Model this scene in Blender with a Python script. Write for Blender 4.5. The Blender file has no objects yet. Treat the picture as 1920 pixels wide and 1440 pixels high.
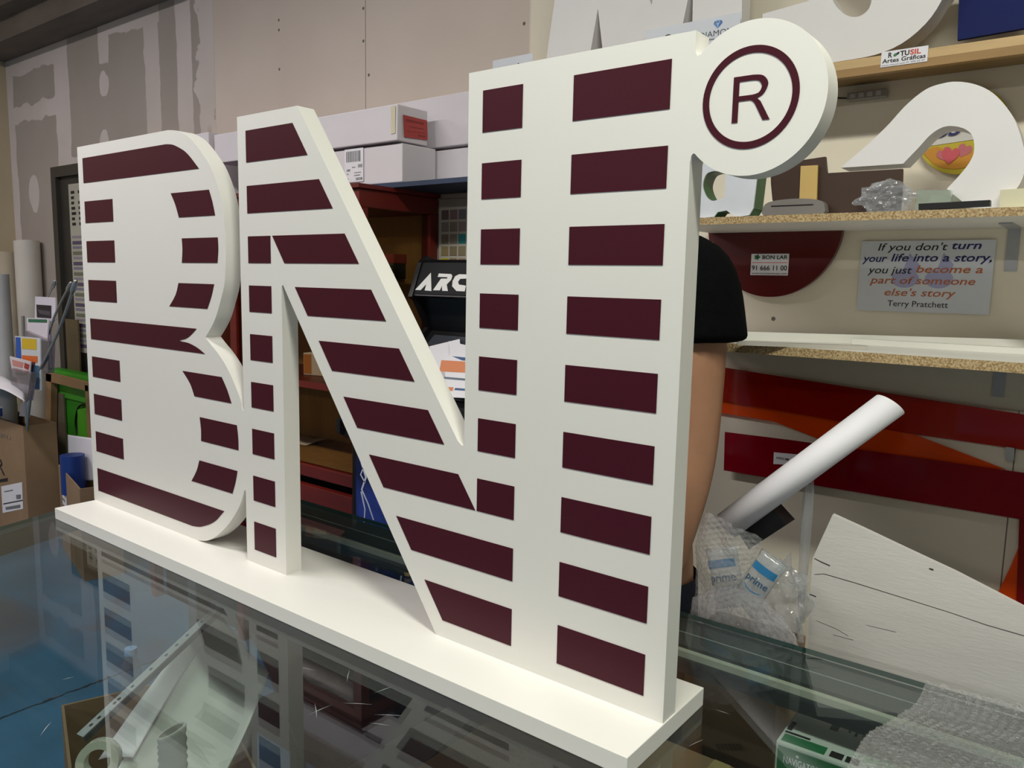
import bpy, bmesh, math, random
from mathutils import Vector, Matrix, noise
random.seed(7)
PI = math.pi
S = bpy.context.scene
C = S.collection

# ------------------------------------------------------------------ camera
cam_d = bpy.data.cameras.new('camera')
cam = bpy.data.objects.new('camera', cam_d); C.objects.link(cam)
RT = Vector((0.78871196, 0.61441357, 0.02072213))
UP = Vector((-0.0958925, 0.08966073, 0.99134534))
FW = Vector((-0.60723807, 0.78387302, -0.12963414))
CP = Vector((0.7355, -0.9614, 1.4942))
m = Matrix.Identity(4)
for i in range(3):
    m[i][0] = RT[i]; m[i][1] = UP[i]; m[i][2] = -FW[i]; m[i][3] = CP[i]
cam.matrix_world = m
cam_d.sensor_fit = 'HORIZONTAL'; cam_d.sensor_width = 36.0
cam_d.lens = 36.0 * 1482.6 / 1920.0
cam_d.clip_start = 0.02
S.camera = cam

# ------------------------------------------------------------------ world, exposure
w = bpy.data.worlds.new('world'); S.world = w; w.use_nodes = True
w.node_tree.nodes['Background'].inputs[0].default_value = (0.9, 0.93, 1.0, 1)
w.node_tree.nodes['Background'].inputs[1].default_value = 0.15
S.view_settings.view_transform = 'Standard'
S.view_settings.look = 'None'
S.view_settings.gamma = 1.0
S.view_settings.use_curve_mapping = False
S.view_settings.exposure = -0.26

# ------------------------------------------------------------------ lamp rows (position x, y, length, watts)
LAMPS = [(-4.0, -0.8, 1.5, 38), (-1.6, -0.8, 1.5, 42), (1.0, -0.7, 1.5, 66),
         (-3.2, -5.6, 1.5, 66), (-0.4, -5.6, 1.5, 66), (2.0, -5.6, 1.5, 66)]
LAMP_Z = 3.12
LAMP_COL = (1.0, 0.965, 0.91)

# ================================================================== helpers
def ray(px, py):
    return FW + RT * ((px - 960) / 1482.6) + UP * ((720 - py) / 1482.6)
def AY(px, py, y):
    d = ray(px, py); return CP + d * ((y - CP.y) / d.y)
def AX(px, py, x):
    d = ray(px, py); return CP + d * ((x - CP.x) / d.x)
def AZ(px, py, z):
    d = ray(px, py); return CP + d * ((z - CP.z) / d.z)

def lin(c):
    if isinstance(c, str):
        c = [int(c[i:i+2], 16) / 255 for i in (0, 2, 4)]
    return tuple((v / 12.92 if v <= 0.04045 else ((v + 0.055) / 1.055) ** 2.4) for v in c) + (1.0,)

MC = {}
def mat(name, col, rough=0.6, metal=0.0, var=0.06, scale=8.0, bump=0.0, bscale=60.0, spec=0.5, stretch=None, col2=None, lohi=None):
    """procedural principled surface: noise between two near colours, optional bump"""
    if name in MC: return MC[name]
    mt = bpy.data.materials.new(name); mt.use_nodes = True
    nt = mt.node_tree; N = nt.nodes; L = nt.links
    b = N['Principled BSDF']
    c = lin(col)
    tc = N.new('ShaderNodeTexCoord'); mp = N.new('ShaderNodeMapping')
    L.new(tc.outputs['Object'], mp.inputs[0])
    if stretch: mp.inputs['Scale'].default_value = stretch
    nz = N.new('ShaderNodeTexNoise'); nz.inputs['Scale'].default_value = scale; nz.inputs['Detail'].default_value = 5
    L.new(mp.outputs[0], nz.inputs['Vector'])
    rp = N.new('ShaderNodeValToRGB')
    lo, hi = lohi or (0.3, 0.7)
    rp.color_ramp.elements[0].position = lo; rp.color_ramp.elements[1].position = hi
    if col2 is None:
        rp.color_ramp.elements[0].color = tuple(max(0, v * (1 - var)) for v in c[:3]) + (1,)
        rp.color_ramp.elements[1].color = tuple(min(1, v * (1 + var)) for v in c[:3]) + (1,)
    else:
        rp.color_ramp.elements[0].color = c; rp.color_ramp.elements[1].color = lin(col2)
    L.new(nz.outputs[0], rp.inputs[0]); L.new(rp.outputs[0], b.inputs['Base Color'])
    b.inputs['Roughness'].default_value = rough; b.inputs['Metallic'].default_value = metal
    b.inputs['Specular IOR Level'].default_value = spec
    if bump:
        n2 = N.new('ShaderNodeTexNoise'); n2.inputs['Scale'].default_value = bscale; n2.inputs['Detail'].default_value = 4
        L.new(mp.outputs[0], n2.inputs['Vector'])
        bp = N.new('ShaderNodeBump'); bp.inputs['Strength'].default_value = bump; bp.inputs['Distance'].default_value = 0.01
        L.new(n2.outputs[0], bp.inputs['Height']); L.new(bp.outputs[0], b.inputs['Normal'])
    MC[name] = mt
    return mt

def clear(name, tint, rough=0.02, ior=1.5, diff=0.0, dcol='ffffff', bump=0.0, bscale=40, gloss=1.0):
    """thin see-through sheet: transparent tint + fresnel reflection (+ a little milky diffuse)"""
    if name in MC: return MC[name]
    mt = bpy.data.materials.new(name); mt.use_nodes = True
    nt = mt.node_tree; N = nt.nodes; L = nt.links
    N.remove(N['Principled BSDF']); out = N['Material Output']
    tr = N.new('ShaderNodeBsdfTransparent'); tr.inputs[0].default_value = lin(tint)
    gl = N.new('ShaderNodeBsdfGlossy'); gl.inputs['Roughness'].default_value = rough
    gl.inputs[0].default_value = (gloss, gloss, gloss, 1)
    fr = N.new('ShaderNodeFresnel')
    ge = N.new('ShaderNodeNewGeometry'); mi = N.new('ShaderNodeMapRange')      # same reflectance on both faces of the sheet
    mi.inputs['To Min'].default_value = ior; mi.inputs['To Max'].default_value = 1 / ior
    L.new(ge.outputs['Backfacing'], mi.inputs['Value']); L.new(mi.outputs[0], fr.inputs[0])
    mx = N.new('ShaderNodeMixShader'); L.new(fr.outputs[0], mx.inputs[0])
    base = tr.outputs[0]
    if diff > 0:
        df = N.new('ShaderNodeBsdfDiffuse'); df.inputs[0].default_value = lin(dcol)
        m2 = N.new('ShaderNodeMixShader'); m2.inputs[0].default_value = diff
        L.new(tr.outputs[0], m2.inputs[1]); L.new(df.outputs[0], m2.inputs[2]); base = m2.outputs[0]
    L.new(base, mx.inputs[1]); L.new(gl.outputs[0], mx.inputs[2]); L.new(mx.outputs[0], out.inputs[0])
    if bump:
        tc = N.new('ShaderNodeTexCoord'); nz = N.new('ShaderNodeTexNoise'); nz.inputs['Scale'].default_value = bscale
        L.new(tc.outputs['Object'], nz.inputs['Vector'])
        bp = N.new('ShaderNodeBump'); bp.inputs['Strength'].default_value = bump; bp.inputs['Distance'].default_value = 0.01
        L.new(nz.outputs[0], bp.inputs['Height']); L.new(bp.outputs[0], gl.inputs['Normal']); L.new(bp.outputs[0], fr.inputs['Normal'])
    MC[name] = mt
    return mt

class NX:
    """tiny math-node expression builder"""
    def __init__(s, nt): s.nt = nt
    def op(s, o, *a):
        n = s.nt.nodes.new('ShaderNodeMath'); n.operation = o
        for i, v in enumerate(a):
            if isinstance(v, (int, float)): n.inputs[i].default_value = v
            else: s.nt.links.new(v, n.inputs[i])
        return n.outputs[0]
    def band(s, v, lo, hi, soft=0.006):
        a = s.op('MULTIPLY', s.op('SUBTRACT', v, lo), 1 / soft); a = s.op('MINIMUM', s.op('MAXIMUM', a, 0), 1)
        b = s.op('MULTIPLY', s.op('SUBTRACT', hi, v), 1 / soft); b = s.op('MINIMUM', s.op('MAXIMUM', b, 0), 1)
        return s.op('MULTIPLY', a, b)
    def ell(s, x, z, cx, cz, rx, rz, soft=0.1):
        a = s.op('POWER', s.op('MULTIPLY', s.op('SUBTRACT', x, cx), 1 / rx), 2)
        b = s.op('POWER', s.op('MULTIPLY', s.op('SUBTRACT', z, cz), 1 / rz), 2)
        d = s.op('SUBTRACT', 1, s.op('ADD', a, b))
        return s.op('MINIMUM', s.op('MAXIMUM', s.op('MULTIPLY', d, 1 / soft), 0), 1)
    def mx(s, *a):
        r = a[0]
        for v in a[1:]: r = s.op('MAXIMUM', r, v)
        return r
    def mul(s, *a):
        r = a[0]
        for v in a[1:]: r = s.op('MULTIPLY', r, v)
        return r

def link(name, me, mt, parent=None):
    o = bpy.data.objects.new(name, me); C.objects.link(o)
    if mt is not None:
        for q in (mt if isinstance(mt, (list, tuple)) else [mt]): o.data.materials.append(q)
    if parent is not None: o.parent = parent
    return o
def obj(name, bm, mt, parent=None, smooth=False, recalc=True):
    if recalc: bmesh.ops.recalc_face_normals(bm, faces=bm.faces)
    me = bpy.data.meshes.new(name); bm.to_mesh(me); bm.free()
    if smooth:
        for p in me.polygons: p.use_smooth = True
    return link(name, me, mt, parent)
def shade_angle(o, ang=35):
    me = o.data
    bm = bmesh.new(); bm.from_mesh(me)
    for e in bm.edges:
        e.smooth = not (len(e.link_faces) == 2 and e.calc_face_angle(0) > math.radians(ang))
    for f in bm.faces: f.smooth = True
    bm.to_mesh(me); bm.free()
    return o
def thing(name, label, cat, group=None):
    o = bpy.data.objects.new(name, None); C.objects.link(o); o.empty_display_size = 0.05
    return tag(o, label, cat, group)
def base_at(root, loc):
    """move the thing's own origin to its base, parts keep their place"""
    root.location = loc
    for ch in root.children: ch.matrix_parent_inverse = Matrix.Translation(-Vector(loc))
def tag(o, label=None, cat=None, group=None, kind=None):
    if label: o['label'] = label
    if cat: o['category'] = cat
    if group: o['group'] = group
    if kind: o['kind'] = kind
    return o
def struct(o): o['kind'] = 'structure'; return o

def add_box(bm, x0, x1, y0, y1, z0, z1, M=None, bev=0.0):
    vs = [bm.verts.new((x, y, z)) for z in (z0, z1) for y in (y0, y1) for x in (x0, x1)]
    fs = [(0, 2, 3, 1), (4, 5, 7, 6), (0, 1, 5, 4), (2, 6, 7, 3), (0, 4, 6, 2), (1, 3, 7, 5)]
    F = [bm.faces.new([vs[i] for i in f]) for f in fs]
    if bev > 0:
        ed = list({e for f in F for e in f.edges})
        r = bmesh.ops.bevel(bm, geom=ed, offset=bev, segments=2, affect='EDGES', profile=0.6)
        vs = list({v for f in r['faces'] for v in f.verts} | {v for v in vs if v.is_valid})
    if M is not None: bmesh.ops.transform(bm, matrix=M, verts=[v for v in vs if v.is_valid])
    return bm
def box(name, x0, x1, y0, y1, z0, z1, mt, parent=None, M=None, bev=0.0):
    bm = bmesh.new(); add_box(bm, x0, x1, y0, y1, z0, z1, None, bev)
    if M is not None: bmesh.ops.transform(bm, matrix=M, verts=bm.verts)
    return obj(name, bm, mt, parent)

def prism(bm, pts, holes, O, U, V, Nn, t):
    """extruded outline: 2-D points (a,b) on plane O+aU+bV, thickness t along Nn; holes allowed"""
    n0 = len(bm.verts)
    loops = [pts] + list(holes)
    front = []; edges = []
    for lp in loops:
        vs = [bm.verts.new(O + U * a + V * b) for a, b in lp]
        front.append(vs)
        for i in range(len(vs)): edges.append(bm.edges.new((vs[i], vs[(i + 1) % len(vs)])))
    if holes:
        r = bmesh.ops.triangle_fill(bm, use_beauty=True, use_dissolve=False, edges=edges)
        fs = [f for f in r['geom'] if isinstance(f, bmesh.types.BMFace)]
    else:
        fs = [bm.faces.new(front[0])]
    mp = {}
    for vs in front:
        for v in vs: mp[v] = bm.verts.new(v.co + Nn * t)
    for f in fs: bm.faces.new([mp[v] for v in reversed(f.verts)])
    for vs in front:
        for i in range(len(vs)):
            a, b = vs[i], vs[(i + 1) % len(vs)]
            bm.faces.new((a, b, mp[b], mp[a]))
    return bm
X_, Y_, Z_ = Vector((1, 0, 0)), Vector((0, 1, 0)), Vector((0, 0, 1))
def slab(name, pts, y, t, mt, parent=None, holes=(), smooth=None):
    """outline given as (x,z) in the plane y, thickness t going back (+y)"""
    bm = prism(bmesh.new(), pts, holes, Vector((0, y, 0)), X_, Z_, Y_, t)
    o = obj(name, bm, mt, parent)
    if smooth: shade_angle(o, smooth)
    return o
def pslab(name, pix, y, t, mt, parent=None, holes=(), smooth=None):
    """outline read off the photo, standing in the vertical plane y"""
    f = lambda P: [(v.x, v.z) for v in (AY(a, b, y) for a, b in P)]
    return slab(name, f(pix), y, t, mt, parent, [f(h) for h in holes], smooth)
def circ(cx, cz, rx, rz=None, n=48, a0=0, a1=360, rot=0):
    rz = rx if rz is None else rz
    full = abs(a1 - a0) >= 360
    k = n if full else n + 1
    out = []
    for i in range(k):
        a = math.radians(a0 + (a1 - a0) * i / n)
        x, z = rx * math.cos(a), rz * math.sin(a)
        c, s = math.cos(rot), math.sin(rot)
        out.append((cx + x * c - z * s, cz + x * s + z * c))
    return out
def tube(bm, pts, r, n=10, cap=True, r2=None):
    pts = [Vector(p) for p in pts]; rings = []
    k = len(pts)
    up = Vector((0.13, 0.27, 0.95)).normalized()
    for i, p in enumerate(pts):
        d = (pts[min(i + 1, k - 1)] - pts[max(i - 1, 0)]).normalized()
        a = d.cross(up)
        if a.length < 1e-3: a = d.cross(Vector((1, 0, 0)))
        a.normalize(); b = d.cross(a)
        rr = r if not isinstance(r, (list, tuple)) else r[i]
        rings.append([bm.verts.new(p + a * (rr * math.cos(2 * PI * j / n)) + b * (rr * math.sin(2 * PI * j / n))) for j in range(n)])
    for i in range(k - 1):
        for j in range(n):
            bm.faces.new((rings[i][j], rings[i][(j + 1) % n], rings[i + 1][(j + 1) % n], rings[i + 1][j]))
    if cap:
        bm.faces.new(list(reversed(rings[0]))); bm.faces.new(rings[-1])
    return bm
def tubeo(name, pts, r, mt, parent=None, n=10, cap=True):
    return shade_angle(obj(name, tube(bmesh.new(), pts, r, n, cap), mt, parent), 50)
def smooth_path(pts, k=6):
    """Catmull-Rom through points"""
    P = [Vector(p) for p in pts]; out = []
    for i in range(len(P) - 1):
        p0, p1, p2, p3 = P[max(i - 1, 0)], P[i], P[i + 1], P[min(i + 2, len(P) - 1)]
        for j in range(k):
            t = j / k
            out.append(0.5 * ((2 * p1) + (p2 - p0) * t + (2 * p0 - 5 * p1 + 4 * p2 - p3) * t * t + (3 * p1 - p0 - 3 * p2 + p3) * t ** 3))
    out.append(P[-1]); return out
def sp2(pts, k=6):
    return [(v.x, v.y) for v in smooth_path([(a, b, 0) for a, b in pts], k)]

def text_mesh(s, bold=0.0, shear=0.0, space=1.0):
    cu = bpy.data.curves.new('lettering', 'FONT'); cu.body = s
    cu.offset = bold; cu.shear = shear; cu.space_character = space
    cu.resolution_u = 3
    o = bpy.data.objects.new('lettering_source', cu); C.objects.link(o)
    bpy.context.view_layer.update()
    dg = bpy.context.evaluated_depsgraph_get()
    me = bpy.data.meshes.new_from_object(o.evaluated_get(dg))
    bpy.data.objects.remove(o); bpy.data.curves.remove(cu)
    return me
def letter(s, O, U, V, w_, h_, mt, parent, bold=0.0, shear=0.0, space=1.0, name='lettering', lift=0.0004, box_=None):
    """lettering laid on a surface: lower-left corner O, width w_ along U, height h_ (of its bounding box) along V"""
    me = text_mesh(s, bold, shear, space)
    xs = [v.co.x for v in me.vertices]; ys = [v.co.y for v in me.vertices]
    x0, x1, y0, y1 = min(xs), max(xs), min(ys), max(ys)
    if box_: y0, y1 = box_
    Nn = U.cross(V).normalized()
    for v in me.vertices:
        a = (v.co.x - x0) / (x1 - x0) * w_; b = (v.co.y - y0) / (y1 - y0) * h_
        v.co = O + U * a + V * b + Nn * lift
    me.name = name
    return link(name, me, mt, parent)

def join_meshes(name, list_, mt, parent=None):
    bm = bmesh.new()
    for o in list_:
        bm.from_mesh(o.data)
    for o in list_: bpy.data.objects.remove(o)
    return obj(name, bm, mt, parent, recalc=False)

def skin(name, verts, edges, rad, mt, parent=None, sub=2, root=0):
    me = bpy.data.meshes.new(name); me.from_pydata([Vector(v) for v in verts], edges, []); me.update()
    o = bpy.data.objects.new(name, me); C.objects.link(o)
    md = o.modifiers.new('s', 'SKIN'); md.use_smooth_shade = True
    for i, r in enumerate(rad):
        sv = me.skin_vertices[0].data[i]
        sv.radius = (r, r) if not isinstance(r, tuple) else r
        sv.use_root = (i == root)
    sb = o.modifiers.new('u', 'SUBSURF'); sb.levels = sub; sb.render_levels = sub
    bpy.context.view_layer.update()
    dg = bpy.context.evaluated_depsgraph_get()
    me2 = bpy.data.meshes.new_from_object(o.evaluated_get(dg))
    bpy.data.objects.remove(o)
    me2.name = name
    for p in me2.polygons: p.use_smooth = True
    return link(name, me2, mt, parent)

# ================================================================== materials
M_white = mat('white_lacquer', 'e3e1dd', 0.42, var=0.012, scale=3)
M_maroon = mat('maroon_vinyl', '420e1e', 0.42, var=0.05, scale=300, spec=0.22)
M_foam = mat('white_foam_board', 'e6e3e4', 0.6, var=0.02)
M_paper = mat('white_paper', 'e8e6ee', 0.7, var=0.02)
M_card = mat('cardboard_brown', '94785c', 0.8, var=0.10, scale=5, bump=0.1)
M_cardw = mat('cardboard_white', 'dcd6dd', 0.6, var=0.03, scale=4, bump=0.15, bscale=12)
M_black = mat('black_plastic', '0f0f12', 0.4, var=0.2)
M_ink = mat('black_ink', '17171b', 0.6, var=0.1)
M_navy = mat('navy_ink', '1c2462', 0.6, var=0.05)
M_orange_ink = mat('orange_ink', 'b8643a', 0.6, var=0.05)
M_greyink = mat('grey_ink', '77777c', 0.6, var=0.2, scale=120)
M_red = mat('red_lacquered_wood', '64150f', 0.45, var=0.18, scale=3, stretch=(1, 1, 6))
M_beech = mat('beech_wood', 'a88350', 0.55, var=0.12, scale=3, stretch=(8, 8, 0.6))
M_pine = mat('pine_edge', 'c9aa7a', 0.55, var=0.12, scale=4, stretch=(0.8, 8, 8))
M_pined = mat('plywood_batten', '9c7b4e', 0.6, var=0.12, scale=4, stretch=(0.8, 8, 8))
M_chip = mat('chipboard_edge', '876a44', 0.8, col2='c4ae86', scale=260, lohi=(0.36, 0.62))
M_shelf = mat('white_melamine', 'd9d6d0', 0.5, var=0.03)
M_steel = mat('grey_steel', '585f62', 0.4, 0.3, var=0.1)
M_metal = mat('bare_metal', 'b9babb', 0.3, 0.9, var=0.05)
M_skin = mat('skin', 'a3775c', 0.5, var=0.10, scale=14, bump=0.05, bscale=120)
M_cloth = mat('black_cotton', '08090b', 0.95, spec=0.08, var=0.2, scale=60, bump=0.2, bscale=200)
M_jeans = mat('dark_denim', '20283a', 0.9, var=0.2, scale=90)
M_hair = mat('dark_hair', '1c1512', 0.7, var=0.3, scale=60)
M_blue = mat('blue_plastic', '16357f', 0.45, var=0.1)
M_green = mat('green_plastic', '3d9a1c', 0.4, var=0.12, scale=3)

# ================================================================== ROOM
FL = -0.0
# floor: blue painted concrete, one dark seam, brown patches mixed in
def floor_mat():
    mt = bpy.data.materials.new('blue_floor'); mt.use_nodes = True; nt = mt.node_tree; N = nt.nodes; L = nt.links
    b = N['Principled BSDF']; x = NX(nt)
    tc = N.new('ShaderNodeTexCoord'); sp = N.new('ShaderNodeSeparateXYZ'); L.new(tc.outputs['Object'], sp.inputs[0])
    nz = N.new('ShaderNodeTexNoise'); nz.inputs['Scale'].default_value = 2.3; nz.inputs['Detail'].default_value = 8
    L.new(tc.outputs['Object'], nz.inputs['Vector'])
    rp = N.new('ShaderNodeValToRGB'); rp.color_ramp.elements[0].position = .3; rp.color_ramp.elements[1].position = .75
    rp.color_ramp.elements[0].color = lin('33607f'); rp.color_ramp.elements[1].color = lin('467ea3')
    L.new(nz.outputs[0], rp.inputs[0])
    n2 = N.new('ShaderNodeTexNoise'); n2.inputs['Scale'].default_value = 30; L.new(tc.outputs['Object'], n2.inputs['Vector'])
    wob = x.op('MULTIPLY', x.op('SUBTRACT', n2.outputs[0], .5), .03)
    seam = x.band(x.op('ADD', sp.outputs[0], wob), -2.135, -2.12, .004)
    n3 = N.new('ShaderNodeTexNoise'); n3.inputs['Scale'].default_value = 1.6; n3.inputs['Detail'].default_value = 6; L.new(tc.outputs['Object'], n3.inputs['Vector'])
    st = x.op('MINIMUM', x.op('MAXIMUM', x.op('MULTIPLY', x.op('SUBTRACT', n3.outputs[0], .56), 8), 0), .55)
    st = x.op('MAXIMUM', st, x.op('MULTIPLY', x.ell(x.op('ADD', sp.outputs[0], wob), x.op('ADD', sp.outputs[1], wob), -3.0, .22, .5, .22, .6), .55))
    m1 = N.new('ShaderNodeMix'); m1.data_type = 'RGBA'; L.new(st, m1.inputs[0]); L.new(rp.outputs[0], m1.inputs[6]); m1.inputs[7].default_value = lin('5d4a44')
    m2 = N.new('ShaderNodeMix'); m2.data_type = 'RGBA'; L.new(seam, m2.inputs[0]); L.new(m1.outputs[2], m2.inputs[6]); m2.inputs[7].default_value = lin('26303a')
    L.new(m2.outputs[2], b.inputs['Base Color']); b.inputs['Roughness'].default_value = .45
    return mt
struct(box('floor', -5.2, 3.4, -8.2, 1.4, -0.12, 0.0, floor_mat()))

def wall_mat():
    mt = bpy.data.materials.new('drywall'); mt.use_nodes = True; nt = mt.node_tree; N = nt.nodes; L = nt.links
    b = N['Principled BSDF']; x = NX(nt)
    tc = N.new('ShaderNodeTexCoord'); sp = N.new('ShaderNodeSeparateXYZ'); L.new(tc.outputs['Object'], sp.inputs[0])
    X, Z = sp.outputs[0], sp.outputs[2]
    def nz(sc, det=4):
        n = N.new('ShaderNodeTexNoise'); n.inputs['Scale'].default_value = sc; n.inputs['Detail'].default_value = det
        L.new(tc.outputs['Object'], n.inputs['Vector']); return x.op('SUBTRACT', n.outputs[0], .5)
    a = x.op('MULTIPLY', nz(7), .10); r = x.op('MULTIPLY', nz(9, 6), .22)
    Xa = x.op('ADD', X, x.op('MULTIPLY', a, .5)); Za = x.op('ADD', Z, a); Xr = x.op('ADD', X, r)
    left = x.band(X, -6, -2.72, .01)
    mask = x.mx(x.band(Xa, -4.41, -4.22), x.band(Xa, -3.36, -3.21), x.band(Xa, -3.05, -2.91), x.band(Xr, -2.86, -2.69),
                x.band(Xa, -6, -5.0), x.mul(x.band(Za, 2.74, 4), x.band(X, -3.84, -3.2)), x.mul(x.band(Za, 2.70, 4), x.band(X, -6, -4.3)),
                x.mul(x.band(Za, 2.42, 2.53), x.band(X, -6, -4.3)), x.mul(x.band(Za, 2.06, 2.17), x.band(X, -4.4, -3.2)),
                x.mul(x.band(Za, 2.62, 2.9), x.band(Xa, -3.85, -3.73)), x.ell(Xa, Za, -3.80, 2.51, .055, .075), x.ell(Xa, Za, -4.78, 1.97, .08, .11),
                x.ell(Xa, Za, -3.82, 2.2, .06, .07))
    mask = x.mul(mask, left)
    n1 = N.new('ShaderNodeTexNoise'); n1.inputs['Scale'].default_value = 1.7; n1.inputs['Detail'].default_value = 6; L.new(tc.outputs['Object'], n1.inputs['Vector'])
    def ramp(c0, c1):
        rp = N.new('ShaderNodeValToRGB'); rp.color_ramp.elements[0].position = .3; rp.color_ramp.elements[1].position = .7
        rp.color_ramp.elements[0].color = lin(c0); rp.color_ramp.elements[1].color = lin(c1); L.new(n1.outputs[0], rp.inputs[0]); return rp.outputs[0]
    def mix(f, A, B):
        q = N.new('ShaderNodeMix'); q.data_type = 'RGBA'
        L.new(f, q.inputs[0])
        for i, v in ((6, A), (7, B)):
            if isinstance(v, tuple): q.inputs[i].default_value = v
            else: L.new(v, q.inputs[i])
        return q.outputs[2]
    col = mix(left, ramp('c9bab1', 'd2c5bc'), ramp('a0968f', 'a79e98'))
    right = x.band(X, -0.9, 6, .01)
    col = mix(right, col, ramp('e2d9c8', 'e8e0cf'))
    col = mix(mask, col, ramp('cfc5c4', 'c2b8b2'))
    # brown drip near the ragged joint, joint lines and screw heads
    col = mix(x.mul(x.band(Xa, -2.80, -2.755, .01), x.band(Z, 2.02, 2.2, .05), x.op('ADD', .45, 0)), col, lin('8a6a3a'))
    line = x.mx(x.mul(x.band(X, -1.690, -1.686, .001), x.band(Z, 0, 2.56)), x.mul(x.band(X, .553, .557, .001), x.band(Z, 0, 1.22)))
    dots = []
    for cx, cz in ((-1.70, 2.40), (-1.67, 2.27), (-1.70, 2.52), (-2.232, 2.57), (-2.232, 2.53), (-2.234, 2.37), (-0.92, 2.33), (-.035, 1.405), (.545, 1.105), (.566, 1.20)):
        dots.append(x.ell(X, Z, cx, cz, .0065, .0065, .3))
    col = mix(x.op('MULTIPLY', x.mx(line, *dots), .8), col, lin('2a2622'))
    L.new(col, b.inputs['Base Color']); b.inputs['Roughness'].default_value = .85
    bp = N.new('ShaderNodeBump'); bp.inputs['Strength'].default_value = .25; bp.inputs['Distance'].default_value = .006
    L.new(x.op('ADD', mask, x.op('MULTIPLY', nz(60), .25)), bp.inputs['Height']); L.new(bp.outputs[0], b.inputs['Normal'])
    return mt
WY = 1.2
struct(box('wall_back', -5.2, 3.4, WY, WY + .1, 0.0, 3.3, wall_mat()))
M_pl = mat('plaster_wall', 'b9aa8f', 0.85, var=0.06, scale=2, bump=.1)
struct(box('wall_left', -5.2, -5.1, -8.2, WY, 0.0, 3.3, M_pl))
M_pl2 = mat('grey_plaster', '8f8b84', 0.85, var=0.06, scale=2)
struct(box('wall_right', 3.3, 3.4, -8.2, WY, 0.0, 3.3, M_pl2))
struct(box('wall_front', -5.1, 3.3, -8.2, -8.1, 0.0, 3.3, M_pl2))
M_ceil = mat('ceiling_grey', '6f6b64', 0.9, var=0.1, scale=2)
struct(box('ceiling', -5.1, 3.3, -8.1, WY, 3.2, 3.3, M_ceil))
# concrete edge beam along the back wall, with a step
M_beam = mat('stained_concrete', '6f655c', 0.9, var=0.18, scale=3, stretch=(1, 4, 4), bump=.2, bscale=25)
bm = bmesh.new(); add_box(bm, -5.1, 3.3, 1.0, WY, 2.815, 3.2); add_box(bm, -5.1, 3.3, .90, 1.0, 2.93, 3.2)
struct(obj('trim_1', bm, M_beam))
# dark steel purlin under the ceiling
struct(box('trim_2', -5.1, 3.3, .55, .60, 3.0, 3.2, mat('dark_purlin', '3a3a3a', .6, .3)))

# dark framed door with a column chart pinned to it
d = box('door_1', -4.38, -3.45, 1.165, WY - .001, 0.0, 2.10, mat('door_dark', '2e2b28', .5, var=.15))
struct(d)
for x0, x1, z0, z1 in ((-4.38, -4.32, 0, 2.1), (-3.51, -3.45, 0, 2.1), (-4.32, -3.51, 2.04, 2.1)):
    box('door_frame', x0, x1, 1.14, 1.165, z0, z1, mat('door_frame_dark', '37332e', .5), d)

# ================================================================== CEILING LAMPS (outside the frame, light the room)
M_tube = bpy.data.materials.new('lit_tube'); M_tube.use_nodes = True
_b = M_tube.node_tree.nodes['Principled BSDF']
_b.inputs['Emission Color'].default_value = LAMP_COL + (1,); _b.inputs['Emission Strength'].default_value = 6
M_fix = mat('lamp_housing', 'd8d8d5', .5)
for i, (lx, ly, ll, lw) in enumerate(LAMPS):
    r = thing('ceiling_lamp', 'white twin tube ceiling lamp, ' + ('above the table, ' if i < 3 else 'in the row behind the camera, ') + ('left one', 'middle one', 'right one')[i % 3], 'lamp', 'tube lamps under the ceiling')
    bm = bmesh.new(); add_box(bm, -ll / 2, ll / 2, -.09, .09, .03, .08); h = obj('housing', bm, M_fix, r)
    for sy in (-.045, .045):
        tubeo('lamp_tube', [(-ll / 2 + .03, sy, .015), (ll / 2 - .03, sy, .015)], .013, M_tube, r)
    r.location = (lx, ly, LAMP_Z)
    ld = bpy.data.lights.new('lamp_light', 'AREA'); ld.shape = 'RECTANGLE'; ld.size = ll; ld.size_y = .16
    ld.energy = lw; ld.color = ((1.0, .93, .93), (1.0, .955, .92), (.985, 1.0, .86))[i % 3]
    lo = bpy.data.objects.new('lamp_light', ld); C.objects.link(lo); lo.parent = r; lo.location = (0, 0, -.012)

# ================================================================== THE BIG LETTER SIGN
ZG = 0.85                       # glass top
sign = thing('letter_sign', 'large white free-standing three letter sign with maroon stripes on the glass table', 'sign')
T = 0.038; ZB = ZG + .029       # board thickness, top of the base board
ZTOP = 1.811
box('base_board', -1.436, .274, -.103, .133, ZG, ZB, M_white, sign, bev=.0012)
RS = lambda z: -.547 + .706 * (1.781 - z)        # right ends of the diagonal stripes
LS = lambda z: -.617 + .704 * (1.573 - z)        # left ends
KO = .0365
Bout = [(-1.440, ZB), (-.925, ZB)] + sp2([(-.925, ZB), (-.890, .886), (-.866, .896), (-.842, .910), (-.816, .929), (-.794, .948), (-.772, .971), (-.753, .995), (-.741, 1.016), (-.7345, 1.031)], 3)[1:]
Bwai = sp2([(-.7345, 1.212), (-.741, 1.234), (-.760, 1.262), (-.780, 1.288), (-.801, 1.309), (-.824, 1.327), (-.848, 1.342), (-.868, 1.356)], 3)
Bup = sp2([(-.868, 1.3565), (-.846, 1.377), (-.824, 1.403), (-.806, 1.436), (-.790, 1.470), (-.782, 1.510), (-.7795, 1.550), (-.781, 1.590), (-.785, 1.628), (-.796, 1.664), (-.815, 1.700), (-.834, 1.726), (-.857, 1.748), (-.882, 1.769), (-.908, 1.787), (-.935, 1.799), (-.962, 1.807), (-.995, ZTOP)], 3)[1:]
DC, DR = (.3475, 1.7195), .0915
disc = circ(DC[0], DC[1], DR, n=90, a0=-139, a1=139)
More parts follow.
